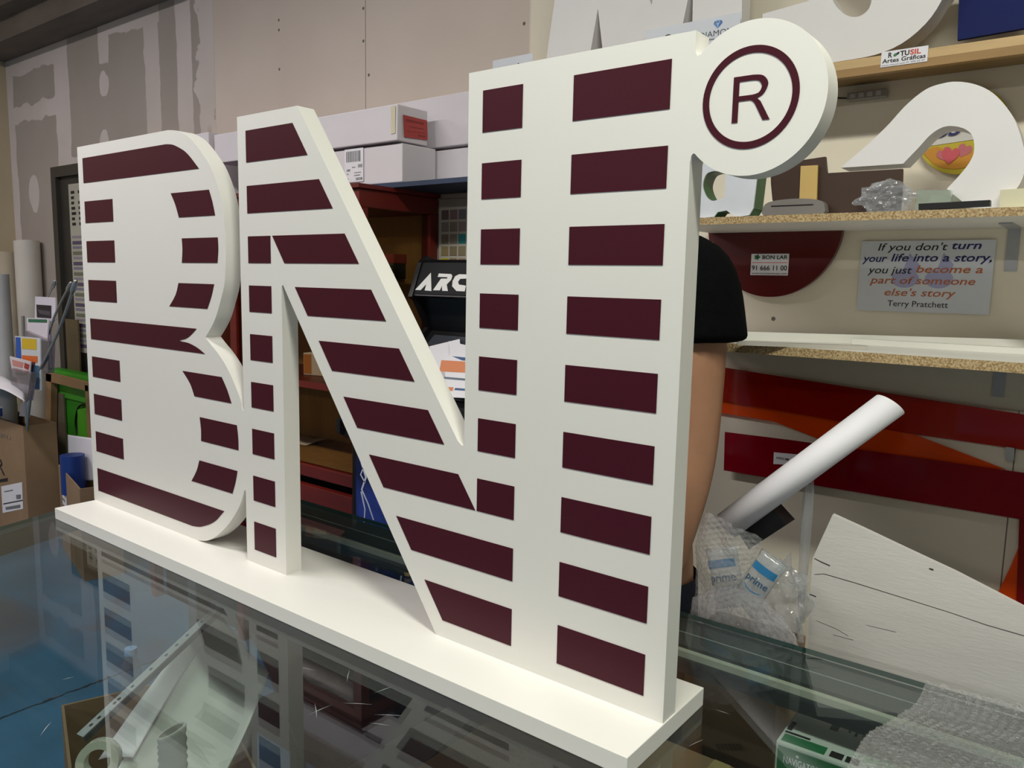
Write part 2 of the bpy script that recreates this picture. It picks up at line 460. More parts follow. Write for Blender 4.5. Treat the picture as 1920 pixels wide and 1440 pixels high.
outline = (Bout + [(-.731, 1.036), (-.728, 1.031), (-.728, ZB), (-.590, ZB), (-.590, 1.470), (-.588, 1.4755), (-.584, 1.4755)] +
           [(LS(1.468) - KO, 1.468), (LS(ZB) - KO, ZB), (.272, ZB), (.272, 1.650), (.2735, 1.6575), (.276, 1.6603)] + disc +
           [(.2785, 1.781), (.2755, 1.7795), (.273, 1.783), (.272, 1.790), (.272, ZTOP), (-.106, ZTOP), (-.106, 1.229), (-.108, 1.2235), (-.112, 1.2235)] +
           [(RS(1.229) + KO, 1.230), (-.526, 1.803), (-.532, ZTOP), (-.728, ZTOP), (-.728, 1.212), (-.7312, 1.207)] +
           Bwai + Bup + [(-1.440, ZTOP)])
pan = slab('letter_panel', outline, 0.0, T, M_white, sign, smooth=30)
rowz = [(1.7813, 1.7191), (1.673, 1.6185), (1.5725, 1.5185), (1.4732, 1.419), (1.3732, 1.3189), (1.2732, 1.2192), (1.1737, 1.1192), (1.0725, 1.0183), (.9718, .9097)]
def stripe(p): return slab('stripe', p, -.0007, .0006, M_maroon, sign)
def rect(x0, x1, r): t, b = rowz[r - 1]; stripe([(x0, b), (x1, b), (x1, t), (x0, t)])
for r in (2, 3, 4, 6, 7, 8): rect(-1.4123, -1.2636, r)
t, b = rowz[0]; stripe([(-1.4123, b), (-.873, b)] + sp2([(-.873, b), (-.890, 1.733), (-.909, 1.748), (-.928, 1.760), (-.952, 1.770), (-.977, 1.778), (-1.004, t)], 4)[1:] + [(-1.4123, t)])
t, b = rowz[1]; stripe([(-.960, b), (-.816, b)] + sp2([(-.816, b), (-.825, 1.647), (-.837, t)], 3)[1:] + sp2([(-.991, t), (-.973, 1.647), (-.960, b)], 3)[:-1])
t, b = rowz[2]; stripe([(-.954, b), (-.812, b)] + sp2([(-.812, b), (-.8075, 1.548), (-.8085, t)], 3)[1:] + sp2([(-.951, t), (-.9495, 1.548), (-.954, b)], 3)[:-1])
t, b = rowz[3]; stripe([(-1.014, b), (-.856, b)] + sp2([(-.856, b), (-.839, 1.446), (-.827, t)], 3)[1:] + sp2([(-.971, t), (-.985, 1.446), (-1.014, b)], 3)[:-1])
t, b = rowz[4]; stripe([(-1.4123, b), (-.871, b)] + sp2([(-.871, b), (-.902, 1.331), (-.938, 1.339), (-.973, 1.341)], 4)[1:-1] + [(-.976, 1.342)] + sp2([(-.973, 1.343), (-.945, 1.349), (-.922, 1.360), (-.902, t)], 4)[1:] + [(-1.4123, t)])
t, b = rowz[5]; stripe([(-.919, b), (-.773, b)] + sp2([(-.773, b), (-.788, 1.247), (-.808, t)], 3)[1:] + sp2([(-.967, t), (-.936, 1.247), (-.919, b)], 3)[:-1])
t, b = rowz[6]; stripe([(-.897, b), (-.751, b)] + sp2([(-.751, b), (-.751, 1.146), (-.755, t)], 3)[1:] + sp2([(-.900, t), (-.896, 1.146), (-.897, b)], 3)[:-1])
t, b = rowz[7]; stripe([(-.943, b), (-.778, b)] + sp2([(-.778, b), (-.765, 1.046), (-.757, t)], 3)[1:] + sp2([(-.907, t), (-.920, 1.046), (-.943, b)], 3)[:-1])
t, b = rowz[8]; stripe([(-1.4123, b), (-.945, b)] + sp2([(-.945, b), (-.915, .914), (-.893, .921), (-.868, .931), (-.845, .944), (-.826, .960), (-.812, t)], 4)[1:] + [(-1.4123, t)])
for r in range(1, 10):
    t, b = rowz[r - 1]
    if r <= 2: stripe([(-.6988, b), (RS(b), b), (RS(t), t), (-.6988, t)])
    else: rect(-.6988, -.623, r)
    if 3 <= r <= 7: stripe([(LS(b), b), (RS(b), b), (RS(t), t), (LS(t), t)])
    if r <= 7: rect(-.0766, 0, r)
    else: stripe([(LS(b), b), (0, b), (0, t), (LS(t), t)])
    rect(.0895, .2402, r)
slab('registered_ring', circ(.3465, 1.7205, .0605, n=72), -.0007, .0006, M_maroon, sign, [circ(.3465, 1.7205, .0520, n=72)])
R_out = [(.3255, 1.7468)] + sp2([(.3495, 1.7468), (.3620, 1.7445), (.3688, 1.7350), (.3640, 1.7235), (.3560, 1.7190)], 4) + [(.3605, 1.7150), (.3730, 1.6925), (.3645, 1.6925), (.3540, 1.7120)] + sp2([(.3525, 1.7140), (.3490, 1.7170), (.3460, 1.7175)], 3) + [(.3330, 1.7175), (.3330, 1.6925), (.3255, 1.6925)]
R_in = [(.3330, 1.7405)] + sp2([(.3490, 1.7405), (.3570, 1.7390), (.3612, 1.7325), (.3580, 1.7255), (.3500, 1.7235)], 4) + [(.3330, 1.7235)]
slab('registered_letter', R_out, -.0007, .0006, M_maroon, sign, [R_in])

# ================================================================== GLASS TABLE
table = thing('glass_table', 'long work table with clear glass top and grey steel rails under the sign', 'table')
M_glass = clear('table_glass', 'eaf0ee', 0.015, 1.5)
M_gedge = mat('glass_edge_green', '1e4a46', .15, var=.1)
gl = [(-1.66, .436), (-1.31, -.75), (1.9, -.75), (1.9, .436)]
bm = prism(bmesh.new(), gl, (), Vector((0, 0, ZG - .010)), X_, Y_, Z_, .0098)
g = obj('glass_top', bm, [M_glass, M_gedge], table)
for p in g.data.polygons:
    if abs(p.normal.z) < .5: p.material_index = 1
def rail(name, pts, mt): return obj(name, prism(bmesh.new(), pts, (), Vector((0, 0, ZG - .065)), X_, Y_, Z_, .0545), mt, table)
rail('back_rail', [(-1.655, .432), (-1.62, .325), (1.89, .325), (1.89, .432)], M_steel)
rail('side_rail', [(-1.62, .325), (-1.655, .432), (-1.308, -.745), (-1.258, -.745)], M_steel)
rail('front_rail', [(-1.258, -.745), (-1.28, -.69), (1.89, -.69), (1.89, -.745)], M_steel)
box('glass_strip', -1.60, 1.88, .300, .312, ZG - .022, ZG - .0105, mat('pale_seal', 'c9c6b8', .6), table)
box('glass_strip', -1.63, 1.88, .372, .375, ZG - .0106, ZG - .0102, mat('pale_seal2', 'aeb4b0', .5), table)
for lx, ly in ((-1.60, .37), (-1.30, -.72), (1.83, .37), (1.83, -.72)):
    box('leg', lx - .0, lx + .05, ly - .02, ly + .03, 0.0, ZG - .065, M_steel, table)
# hairline scratches on the glass
M_scr = mat('glass_scratch', 'b9c0c0', .5)
bm = bmesh.new()
for px, py, dx, dy in ((640, 1318, 60, 3), (700, 1300, 40, -14), (575, 1342, 50, -22), (700, 1340, 60, 2), (690, 1355, 44, 6), (115, 1275, 24, -6), (75, 1380, 22, -28), (560, 1250, 34, 8), (1290, 1400, 30, -14), (590, 1318, 4, 30), (650, 1280, 6, -26), (1340, 1330, 30, 10), (105, 1010, 12, -3)):
    a = AZ(px, py, ZG + .0001); b2 = AZ(px + dx, py + dy, ZG + .0001); dd = (b2 - a); nn = Vector((-dd.y, dd.x, 0)).normalized() * .00035
    mid = (a + b2) / 2 + nn * 2
    v = [bm.verts.new(q) for q in (a, mid - nn, b2, mid + nn)]; bm.faces.new(v)
obj('scratches', bm, M_scr, table)['kind'] = 'stuff'

# ================================================================== BOXES helper
def carton(name, label, x0, x1, y0, y1, z0, z1, mt, rot=0, open_=False, group=None, cat='box', wall=.006, flaps=()):
    r = thing(name, label, cat, group)
    cx, cy = (x0 + x1) / 2, (y0 + y1) / 2; hx, hy, h = (x1 - x0) / 2, (y1 - y0) / 2, z1 - z0
    bm = bmesh.new()
    if not open_:
        add_box(bm, -hx, hx, -hy, hy, 0, h, None, .003)
    else:
        for a in ((-hx, hx, -hy, -hy + wall, 0, h), (-hx, hx, hy - wall, hy, 0, h), (-hx, -hx + wall, -hy + wall, hy - wall, 0, h), (hx - wall, hx, -hy + wall, hy - wall, 0, h), (-hx + wall, hx - wall, -hy + wall, hy - wall, 0, wall)):
            add_box(bm, *a)
    obj('box_body', bm, mt, r)
    for f in flaps:
        bm = bmesh.new()
        if f == 'front':
            add_box(bm, -hx, hx, -.002, .002, 0, .11); bmesh.ops.transform(bm, matrix=Matrix.Translation((0, -hy, h)) @ Matrix.Rotation(math.radians(25), 4, 'X'), verts=bm.verts)
        if f == 'back':
            add_box(bm, -hx, hx, -.002, .002, 0, .11); bmesh.ops.transform(bm, matrix=Matrix.Translation((0, hy, h)) @ Matrix.Rotation(math.radians(-20), 4, 'X'), verts=bm.verts)
        if f == 'left':
            add_box(bm, -.002, .002, -hy, hy, 0, .11); bmesh.ops.transform(bm, matrix=Matrix.Translation((-hx, 0, h)) @ Matrix.Rotation(math.radians(-30), 4, 'Y'), verts=bm.verts)
        obj('flap', bm, mt, r)
    r.location = (cx, cy, z0); r.rotation_euler = (0, 0, rot)
    return r


# ================================================================== RED DISPLAY CABINET (behind the sign, left of the arcade machine)
cab = thing('display_cabinet', 'red framed glass display cabinet with beech interior behind the sign', 'cabinet')
CX0, CX1, CY0, CY1, CZ = -2.75, -1.29, .815, 1.19, 1.785
bm = bmesh.new(); add_box(bm, CX0 + .01, CX1 - .01, 1.172, CY1 - .002, .80, CZ - .05); obj('back_panel', bm, M_beech, cab)
bm = bmesh.new(); add_box(bm, CX0 + .01, CX0 + .025, CY0 + .03, 1.17, .80, CZ - .05); obj('side_panel', bm, M_beech, cab)
for x0 in (CX0, -2.05, CX1 - .042):
    for y0 in ((CY0, CY1 - .04) if x0 != -2.05 else (CY0,)):
        box('post', x0, x0 + .042, y0, y0 + .04, 0.0, CZ - .06, M_red, cab, bev=.003)
bm = bmesh.new(); add_box(bm, CX0, CX1, CY0, CY1, CZ - .06, CZ, None, .004); add_box(bm, CX0 - .01, CX1 + .012, CY0 - .012, CY1, CZ, CZ + .014); obj('cornice', bm, M_red, cab)
box('shelf', CX0 + .03, CX1 - .045, CY0 + .006, 1.17, 1.095, 1.118, M_red, cab)
box('shelf', CX0 + .03, CX1 - .045, CY0 + .02, 1.17, 1.475, 1.49, M_beech, cab)
box('cabinet_floor', CX0 + .03, CX1 - .02, CY0 + .02, 1.17, .795, .81, M_beech, cab)
for z0, z1 in ((.768, .812), (.665, .735)):
    box('front_rail', CX0 + .042, CX1 - .042, CY0, CY0 + .03, z0, z1, M_red, cab, bev=.003)
    box('end_rail', CX1 - .03, CX1, CY0 + .04, CY1 - .04, z0, z1, M_red, cab, bev=.003)
box('plinth', CX0 + .05, CX1 - .05, CY0 + .05, 1.17, 0.0, .66, M_black, cab)
M_pane = clear('cabinet_glass', 'e6e0d4', .12, 1.3, gloss=.35)
box('door_pane', CX0 + .045, -2.055, CY0 + .010, CY0 + .014, .815, CZ - .062, M_pane, cab)
box('door_pane', -2.005, CX1 - .045, CY0 + .010, CY0 + .014, .815, CZ - .062, M_pane, cab)
box('end_pane', CX1 - .014, CX1 - .010, CY0 + .045, CY1 - .045, .815, CZ - .062, M_pane, cab)

# things inside it
p = AZ(580, 703, 1.119)
r = thing('small_carton', 'small white and orange carton on the cabinet shelf behind the letters', 'box')
bm = bmesh.new(); add_box(bm, -.05, .05, -.03, .03, 0, .085, None, .003); obj('box_body', bm, M_paper, r)
bm = bmesh.new(); add_box(bm, -.047, -.012, -.0312, -.0300, .006, .08); obj('orange_print', bm, mat('orange_print', 'd08a4e', .6), r)
r.location = (p.x + .02, p.y + .03, 1.119); r.rotation_euler = (0, 0, .25)
p = AZ(575, 830, .8105)
bm = bmesh.new()
for i in range(6):
    for j in range(5):
        bm.verts.new((p.x - .09 + .03 * i, p.y - .05 + .03 * j, .813 + .006 * math.sin(i * 1.1 + j * .8) + .007))
bm.verts.ensure_lookup_table()
for i in range(5):
    for j in range(4): bm.faces.new([bm.verts[k] for k in (i * 5 + j, (i + 1) * 5 + j, (i + 1) * 5 + j + 1, i * 5 + j + 1)])
o = obj('paper_sheet', bm, M_paper, None, True); sol = o.modifiers.new('t', 'SOLIDIFY'); sol.thickness = .001
tag(o, 'white paper sheet lying on the floor of the red cabinet', 'paper')
r = thing('tin_with_red_lid', 'dark tin with a red lid behind the glass of the cabinet', 'tin')
p = AY(732, 540, 1.02)
bm = bmesh.new(); add_box(bm, -.035, .035, -.03, .03, 0, .055, None, .004); obj('tin_body', bm, M_black, r)
bm = bmesh.new(); add_box(bm, -.037, .037, -.032, .032, .055, .088, None, .003); obj('lid', bm, mat('red_lid', '8c2f2a', .5), r)
for k in range(5):
    bm = bmesh.new(); bmesh.ops.create_icosphere(bm, subdivisions=2, radius=.007, matrix=Matrix.Translation((-.025 + .014 * k, -.031, .015 + .018 * (k % 2)))); obj('bead', bm, M_metal, r, True)
r.location = (-1.345, 1.02, 1.4905)
for (x, z0, c, nm, lb) in ((-2.38, 1.4905, '2f62a0', 'blue_box', 'narrow blue box on the upper cabinet shelf, between the first two letters'), (-2.40, 1.119, 'a33325', 'red_box', 'red box on the cabinet shelf, between the first two letters')):
    o = box(nm, x - .09, x + .09, .90, 1.0, z0, z0 + (.12 if z0 > 1.3 else .26), mat(nm, c, .5), bev=.003); tag(o, lb, 'box')

# plank and white boxes lying on top of the cabinet
pl = box('blue_plank', -2.3, -.92, .955, 1.195, CZ + .0145, CZ + .030, mat('blue_grey_board', '2c3a55', .6, var=.15))
tag(pl, 'dark blue board lying on the cabinet, sticking out past its end', 'board')
TZ = CZ + .0305
def wbox(name, label, x0, x1, y0, y1, z0, z1, group=None):
    r = thing(name, label, 'box', group)
    bm = bmesh.new(); add_box(bm, x0, x1, y0, y1, z0, z1, None, .004)
    for v in bm.verts: v.co.z += .004 * noise.noise(v.co * 3); v.co.y += .004 * noise.noise(v.co * 4 + Vector((3, 1, 0)))
    obj('box_body', bm, M_cardw, r); return r
lowb = wbox('long_white_box', 'long white carton with a barcode label, lower of the two on the cabinet', -2.05, -1.25, .972, 1.135, TZ + .0045, 1.948)
topb = wbox('long_white_box', 'long white carton with a red end label, upper of the two on the cabinet', -2.35, -1.258, .955, 1.10, 1.955, 2.072)
rb1 = wbox('long_white_box', 'slim white carton against the wall, lower one behind the labelled cartons', -2.2, -.86, 1.143, 1.19, TZ + .0045, 1.944)
rb2 = wbox('long_white_box', 'slim white carton against the wall, upper one behind the labelled cartons', -2.2, -.86, 1.143, 1.19, 1.955, 2.13)
# tall white box left behind the first letter
o = wbox('long_white_box', 'white carton seen between the tops of the first two letters', -3.3, -2.40, .96, 1.13, CZ + .0145 + .0045, 2.09)
# red end label
XE = -1.2535
def on_end(px, py): v = AX(px, py, XE); return (v.y, v.z)
bm = prism(bmesh.new(), [on_end(*q) for q in ((756, 215), (801, 226), (802, 263), (758, 257))], (), Vector((XE, 0, 0)), Y_, Z_, -X_, .0006)
rl = obj('red_label', bm, mat('red_label', 'b0413c', .6), topb)
for (a, b2, h) in (((762, 227), (796, 234), 7), ((768, 238), (795, 243), 3), ((764, 246), (798, 251), 2), ((784, 255), (798, 258), 5)):
    p0 = AX(a[0], a[1], XE + .0008); p1 = AX(b2[0], b2[1], XE + .0008); hz = Vector((0, 0, h * .0009))
    bm = bmesh.new(); n_ = max(3, int((p1 - p0).length / .008))
    for k in range(n_):
        u0 = p0 + (p1 - p0) * (k / n_); u1 = p0 + (p1 - p0) * ((k + .62) / n_)
        bm.faces.new([bm.verts.new(q) for q in (u0, u1, u1 + hz, u0 + hz)])
    obj('label_print', bm, mat('red_label_print', '7c2f2b', .6), topb)
# barcode label on the lower box
p0 = AY(650, 343, .967); YF = .9665
def bar(px, py, wpx, hpx, m_, parent, y=YF, dz=0.0, step=None, fill=.5, name='label_print'):
    a = AY(px, py, y); b_ = AY(px + wpx, py, y); c_ = AY(px, py + hpx, y); W_ = b_.x - a.x; H_ = a.z - c_.z
    bm = bmesh.new()
    if step:
        n = int(W_ / step)
        for k in range(n):
            f = fill * (.6 + .8 * random.random())
            add_box(bm, a.x + k * step, a.x + (k + f) * step, y, y + .0003, a.z - H_, a.z)
    else: add_box(bm, a.x, a.x + W_, y, y + .0003, a.z - H_, a.z)
    return obj(name, bm, m_, parent)
bar(646, 281, 35, 62, M_paper, lowb, .9672, name='shipping_label')
bar(649, 285, 28, 20, M_greyink, lowb, .9665, step=.0052, fill=.62)
for (a, b2, w2, h2) in ((650, 318, 8, 4), (660, 313, 8, 2), (671, 308, 9, 6), (650, 326, 5, 2), (664, 323, 14, 2), (664, 328, 12, 2), (667, 333, 14, 5), (650, 335, 5, 1.5)):
    bar(a, b2, w2, h2, M_greyink, lowb, .9665, step=.004, fill=.55)
o = bar(733, 199, 8, 52, mat('yellowed_tape', 'd6cdb0', .5), topb, .9525, name='packing_tape')
# cable hanging beside the slim cartons
tag(tubeo('black_cable', smooth_path([(-.955, 1.138, 2.17), (-.957, 1.136, 2.06), (-.975, 1.134, 1.95), (-.968, 1.136, 1.86), (-.93, 1.14, 1.83), (-.90, 1.14, 1.835)]), .004, M_black), 'black cable hanging in front of the slim cartons by the wall', 'cable')
# colour chart on the wall
cc = thing('colour_chart', 'pale sheet of small colour swatches on the wall above the arcade machine', 'chart')
box('sheet', -1.285, -.80, 1.192, 1.196, 1.40, 1.78, mat('chart_grey', 'b9b4aa', .6), cc)
sw = ['6d5a5e', '8b6f77', '74707c', '8c7f80', '8a8076', '93847f', '7a7066', '8a8077', '2b8a8c', '8d7f5c', '7f745a', '857b5f', 'c0b62c', '93805a', 'a08574', '8f8468']
for r_ in range(7):
    for c_ in range(8):
        col = {5: ['1a5a5c', '2b8a8c', '8d7f5c', '7f745a', '9a8f6a', '6d7a5c', '8c7150', '7a6a50'], 6: ['b3a623', 'd0c22c', '93805a', 'a08574', 'a5562c', '8c3a2c', '7a8c4a', '5a6a3c']}.get(r_, sw[r_ * 3:] + sw)[c_]
        x0 = -1.272 + .0415 * c_; z0 = 1.742 - .043 * r_
        box('swatch', x0, x0 + .034, 1.1905, 1.192, z0 - .034, z0, mat('swatch_' + col, col, .6), cc)

# ================================================================== ARCADE MACHINE
arc = thing('arcade_machine', 'black arcade cabinet with white marquee lettering and lightning artwork', 'arcade machine')
AX0, AX1 = -1.155, -.60
def yz(px, py): v = AX(px, py, AX0); return (v.y, v.z)
mb = AX(765, 556, AX0); mtp = AX(783, 492, AX0)
prof = [(.665, 0), (.665, .985), (.60, 1.02), (.60, 1.06), (.74, 1.125), (.985, 1.33), (mb.y + .02, mb.z - .012), (mb.y, mb.z), (mtp.y, mtp.z), (mtp.y + .03, mtp.z + .022), (1.17, mtp.z - .03), (1.17, 0)]
YZ = lambda pts, x, t: prism(bmesh.new(), pts, (), Vector((x, 0, 0)), Y_, Z_, X_, t)
obj('side_panel', YZ(prof, AX0, .018), M_black, arc)
obj('side_panel', YZ(prof, AX1 - .018, .018), M_black, arc)
ins = [(.675, 0), (.675, .975), (.615, 1.012), (.615, 1.05), (.75, 1.112), (1.0, 1.32), (mb.y + .05, mb.z - .004), (mb.y + .008, mb.z + .004), (mtp.y + .006, mtp.z - .004), (mtp.y + .035, mtp.z + .01), (1.16, mtp.z - .04), (1.16, 0)]
obj('body', YZ(ins, AX0 + .018, AX1 - AX0 - .036), M_black, arc)
# marquee face and its letters
U = X_; V = (mtp - mb).normalized(); V = Vector((0, V.y, V.z)).normalized(); Nn = U.cross(V)
mo = Vector((AX0 + .024, mb.y + .008, mb.z + .004)) + Nn * .001
H = (mtp - mb).length - .006
bm = prism(bmesh.new(), [(0, .006), (AX1 - AX0 - .048, .006), (AX1 - AX0 - .048, H), (0, H)], (), mo, U, V, Nn, .002)
obj('marquee', bm, mat('marquee_charcoal', '1d1d21', .6, spec=.2), arc)
def onm(px, py):
    d = ray(px, py); o_ = mo + Nn * .0032; t_ = (o_ - CP).dot(Nn) / d.dot(Nn); q = CP + d * t_ - o_
    return (q.dot(U), q.dot(V))
mz = lambda x, y: onm(540 + x * .2222, 380 + y * .2222)
GL = [([(1205, 590), (1072, 735), (1117, 738), (1166, 688), (1152, 740), (1209, 745)], ()),
      ([(1272, 597), (1376, 602), (1386, 618), (1376, 650), (1338, 690), (1348, 745), (1300, 743), (1298, 700), (1280, 740), (1222, 738), (1290, 640), (1342, 640), (1344, 628), (1262, 626)], ()),
      ([(1445, 603), (1520, 606), (1512, 640), (1452, 642), (1434, 668), (1440, 690), (1500, 700), (1490, 748), (1420, 745), (1384, 705), (1388, 660), (1410, 620)], ()),
      ([(1600, 604), (1505, 748), (1550, 750), (1585, 700), (1580, 750), (1632, 752)], ()),
      ([(1660, 606), (1760, 608), (1780, 650), (1750, 720), (1700, 755), (1640, 752), (1665, 700), (1700, 705), (1730, 660), (1722, 645), (1650, 642)], ()),
      ([(1800, 608), (1900, 612), (1890, 640), (1820, 642), (1810, 665), (1870, 667), (1862, 695), (1800, 697), (1795, 720), (1870, 722), (1860, 756), (1760, 754)], ())]
M_wl = mat('marquee_white', 'e8e8e8', .5)
for pts, hs in GL:
    f = [mz(*q) for q in pts]
    if max(a for a, b in f) > AX1 - AX0 - .05: continue
    obj('marquee_letter', prism(bmesh.new(), f, (), mo + Nn * .0022, U, V, Nn, .0006), M_wl, arc)
# screen bezel + screen
def slope(name, u0, u1, a, b, off, mt, t=.002):
    A = Vector((0, a[0], a[1])); B = Vector((0, b[0], b[1])); V2 = (B - A); L2 = V2.length; V2.normalize(); N2 = X_.cross(V2)
    return obj(name, prism(bmesh.new(), [(AX0 + u0, 0), (AX0 + u1, 0), (AX0 + u1, L2), (AX0 + u0, L2)], (), A + N2 * off, X_, V2, N2, t), mt, arc)
slope('screen', .05, .505, (.775, 1.135), (.985, 1.305), .002, mat('screen_glass', '3d4048', .12, var=.3, scale=4, spec=.8))
slope('control_panel', .02, .535, (.625, 1.056), (.745, 1.11), .002, mat('control_black', '18181b', .35))
for k, c in enumerate(('c8a23a', 'b8b8b8', '2c2c30', 'c8a23a', 'b8b8b8', '2c2c30')):
    bm = bmesh.new(); bmesh.ops.create_cone(bm, cap_ends=True, segments=20, radius1=.013, radius2=.011, depth=.012, matrix=Matrix.Translation((AX0 + .24 + .042 * k, .675 + .012 * (k % 2), 1.092)))
    obj('button', bm, mat('button_' + c, c, .3), arc)
bm = bmesh.new(); tube(bm, [(AX0 + .10, .68, 1.08), (AX0 + .10, .675, 1.13)], .005); bmesh.ops.create_uvsphere(bm, u_segments=16, v_segments=10, radius=.016, matrix=Matrix.Translation((AX0 + .10, .675, 1.14))); obj('joystick', bm, M_black, arc, True)
# lightning artwork on the front panel
art = box('front_artwork', AX0 + .019, AX1 - .019, .6625, .6655, .10, .965, mat('art_blue', '1b2150', .3, col2='3a4fb8', scale=5, lohi=(.4, .62)), arc)
def bolt(pts, wd):
    L_, R_ = [], []
    for i, (x, z) in enumerate(pts):
        ww = wd * (1 - .7 * i / len(pts)); L_.append((x - ww, z)); R_.append((x + ww, z))
    slab('lightning_bolt', L_ + R_[::-1], .6612, .0010, mat('bolt_white', 'dfe6ff', .4), arc)
def onart(px, py): v = AY(px, py, .6612); return (v.x, v.z)
bolt([onart(*q) for q in ((678, 868), (686, 895), (678, 918), (690, 945), (700, 975))], .0045)
bolt([onart(*q) for q in ((684, 905), (676, 890), (683, 872))], .003)
bolt([onart(*q) for q in ((677, 922), (684, 955), (682, 985))], .003)
bolt([(-.95, .90), (-.93, .82), (-.96, .75), (-.92, .66), (-.94, .55)], .006)
bolt([(-.80, .93), (-.82, .80), (-.78, .70), (-.81, .60)], .005)
# papers on the control panel
pp = [((805, 650), (862, 636), (874, 745), (832, 742)), ((842, 640), (905, 655), (905, 745), (850, 742)), ((832, 662), (900, 690), (900, 748), (838, 745))]
nvw = Vector((0, -.55, .62)).normalized()
def lean(px, py, k):      # plane lying against the sloping screen
    A = Vector((0, .742 - .01 * k, 1.118 + .012 * k)); N2 = X_.cross(Vector((0, .245, .205)).normalized()); d_ = ray(px, py)
    return CP + d_ * ((A - CP).dot(N2) / d_.dot(N2)), N2
labs = ['white sheet leaning on the arcade screen, rearmost and leftmost of the papers', 'white sheet with a blue band on the arcade screen', 'printed sheet with an orange block on the arcade screen, front of the papers']
for k, q in enumerate(pp):
    r = thing('paper_sheet', labs[k], 'paper')
    vs = []; 
    for a in q: v, N2 = lean(a[0], a[1], k); vs.append(v)
    bm = bmesh.new(); f = bm.faces.new([bm.verts.new(v) for v in vs]); e = bmesh.ops.extrude_face_region(bm, geom=[f]); bmesh.ops.translate(bm, verts=[v for v in e['geom'] if isinstance(v, bmesh.types.BMVert)], vec=N2 * .0012)
    obj('sheet', bm, M_paper, r)
    def patch(P, mt, nm='print'):
        bm = bmesh.new(); bm.faces.new([bm.verts.new(lean(a, b, k)[0] + N2 * (.0016)) for a, b in P]); obj(nm, bm, mt, r)
    if k == 1: patch(((842, 668), (874, 671), (874, 677), (843, 675)), mat('print_blue', '47618f', .6))
    if k == 2:
        patch(((828, 676), (880, 679), (880, 700), (824, 697)), mat('print_orange', 'd98a62', .6), 'orange_print')
        patch(((832, 707), (880, 711), (880, 715), (834, 711)), mat('print_slate', '6a7688', .6)); patch(((854, 728), (880, 730), (880, 734), (852, 732)), mat('print_blue', '47618f', .6))
        patch(((838, 726), (851, 727), (849, 734), (838, 733)), mat('print_orange', 'd98a62', .6))

# ================================================================== SHELVES ON THE RIGHT
def shelf(name, label, x0, x1, yf, ztop, th, edge_m, extra=None, cat='shelf'):
    r = thing(name, label, cat)
    box('board', x0, x1, yf + .0015, WY - .002, ztop - th, ztop, M_shelf if edge_m != M_pine else mat('plywood_shelf', '8d744f', .6, var=.1), r)
    box('edge', x0, x1, yf, yf + .0015, ztop - th, ztop, edge_m, r)
    return r
S1Y, S2Y, S3Y = 1.03, .87, .73
z1 = AY(1700, 97, S1Y).z; S1B = AY(1700, 118, S1Y).z
s1 = shelf('wall_shelf', 'topmost shelf, with a pale wooden edge, carrying the biggest white letters', -.95, 1.9, S1Y, z1, z1 - AY(1700, 114, S1Y).z, M_pine)
z1b = z1 - (z1 - AY(1700, 114, S1Y).z)
box('batten', -.95, 1.9, S1Y, S1Y + .02, z1b - .018, z1b - .0002, M_pined, s1)
z2 = AY(1700, 395, S2Y).z
s2 = shelf('wall_shelf', 'middle shelf with a chipboard edge carrying small letters and offcuts', -.22, 1.9, S2Y, z2, .017, M_chip)
z3 = AY(1700, 666, S3Y).z
s3 = shelf('wall_shelf', 'lowest shelf with a chipboard edge under the quote sheet', -.22, 1.9, S3Y, z3, .019, M_chip)
for (r, zz, yf) in ((s2, z2 - .017, S2Y), (s3, z3 - .019, S3Y)):
    for bx in (.497, 1.5):
        bm = bmesh.new(); add_box(bm, bx, bx + .025, WY - .004, WY - .001, zz - .10, zz); add_box(bm, bx, bx + .025, yf + .16, WY - .004, zz - .004, zz)
        obj('bracket', bm, mat('bracket_grey', 'a9abb0', .4, .4), r)
for bx in (-.5, 1.2): box('bracket', bx, bx + .03, S1Y + .03, WY - .001, z1b - .07, z1b - .018, M_pined, s1)

# ROTUSIL sticker on the top shelf edge
st = thing('shop_sticker', 'small white sticker printed ROTUSIL Artes Gráficas on the top shelf edge', 'sticker')
f = lambda px, py: AY(px, py, S1Y - .0012)
q = [f(1653, 97), f(1741, 86), f(1738, 117), f(1651, 125)]
zt_, zb_ = (q[0].z + q[1].z) / 2, (q[2].z + q[3].z) / 2; xl, xr = q[3].x, q[1].x
box('sheet', xl, xr, S1Y - .0016, S1Y - .0008, zb_, zt_, M_paper, st)
hh = zt_ - zb_; ww = xr - xl; Yt = S1Y - .0016
P3 = lambda x, z: Vector((xl + ww * x, Yt, zb_ + hh * z))
letter('R', P3(.155, .56), X_, Z_, .085 * ww, .34 * hh, M_ink, st, bold=.03)
letter('TU', P3(.41, .56), X_, Z_, .20 * ww, .34 * hh, M_ink, st, bold=.03)
letter('SIL', P3(.625, .56), X_, Z_, .23 * ww, .34 * hh, mat('sticker_red', 'cf4a34', .6), st, bold=.03)
slab('logo_leaf', circ(xl + ww * .31, zb_ + hh * .70, .05 * ww, .10 * hh, 14, rot=.5), Yt - .0004, .0003, mat('leaf_green', '4d7d55', .6), st)
slab('logo_leaf', circ(xl + ww * .365, zb_ + hh * .78, .035 * ww, .07 * hh, 14, rot=.8), Yt - .0004, .0003, M_ink, st)
letter('Artes Gráficas', P3(.03, .24), X_, Z_, .93 * ww, .28 * hh, M_ink, st, bold=.02)
letter('www.rotusil.com 91 499 03 97', P3(.02, .05), X_, Z_, .93 * ww, .12 * hh, M_greyink, st)

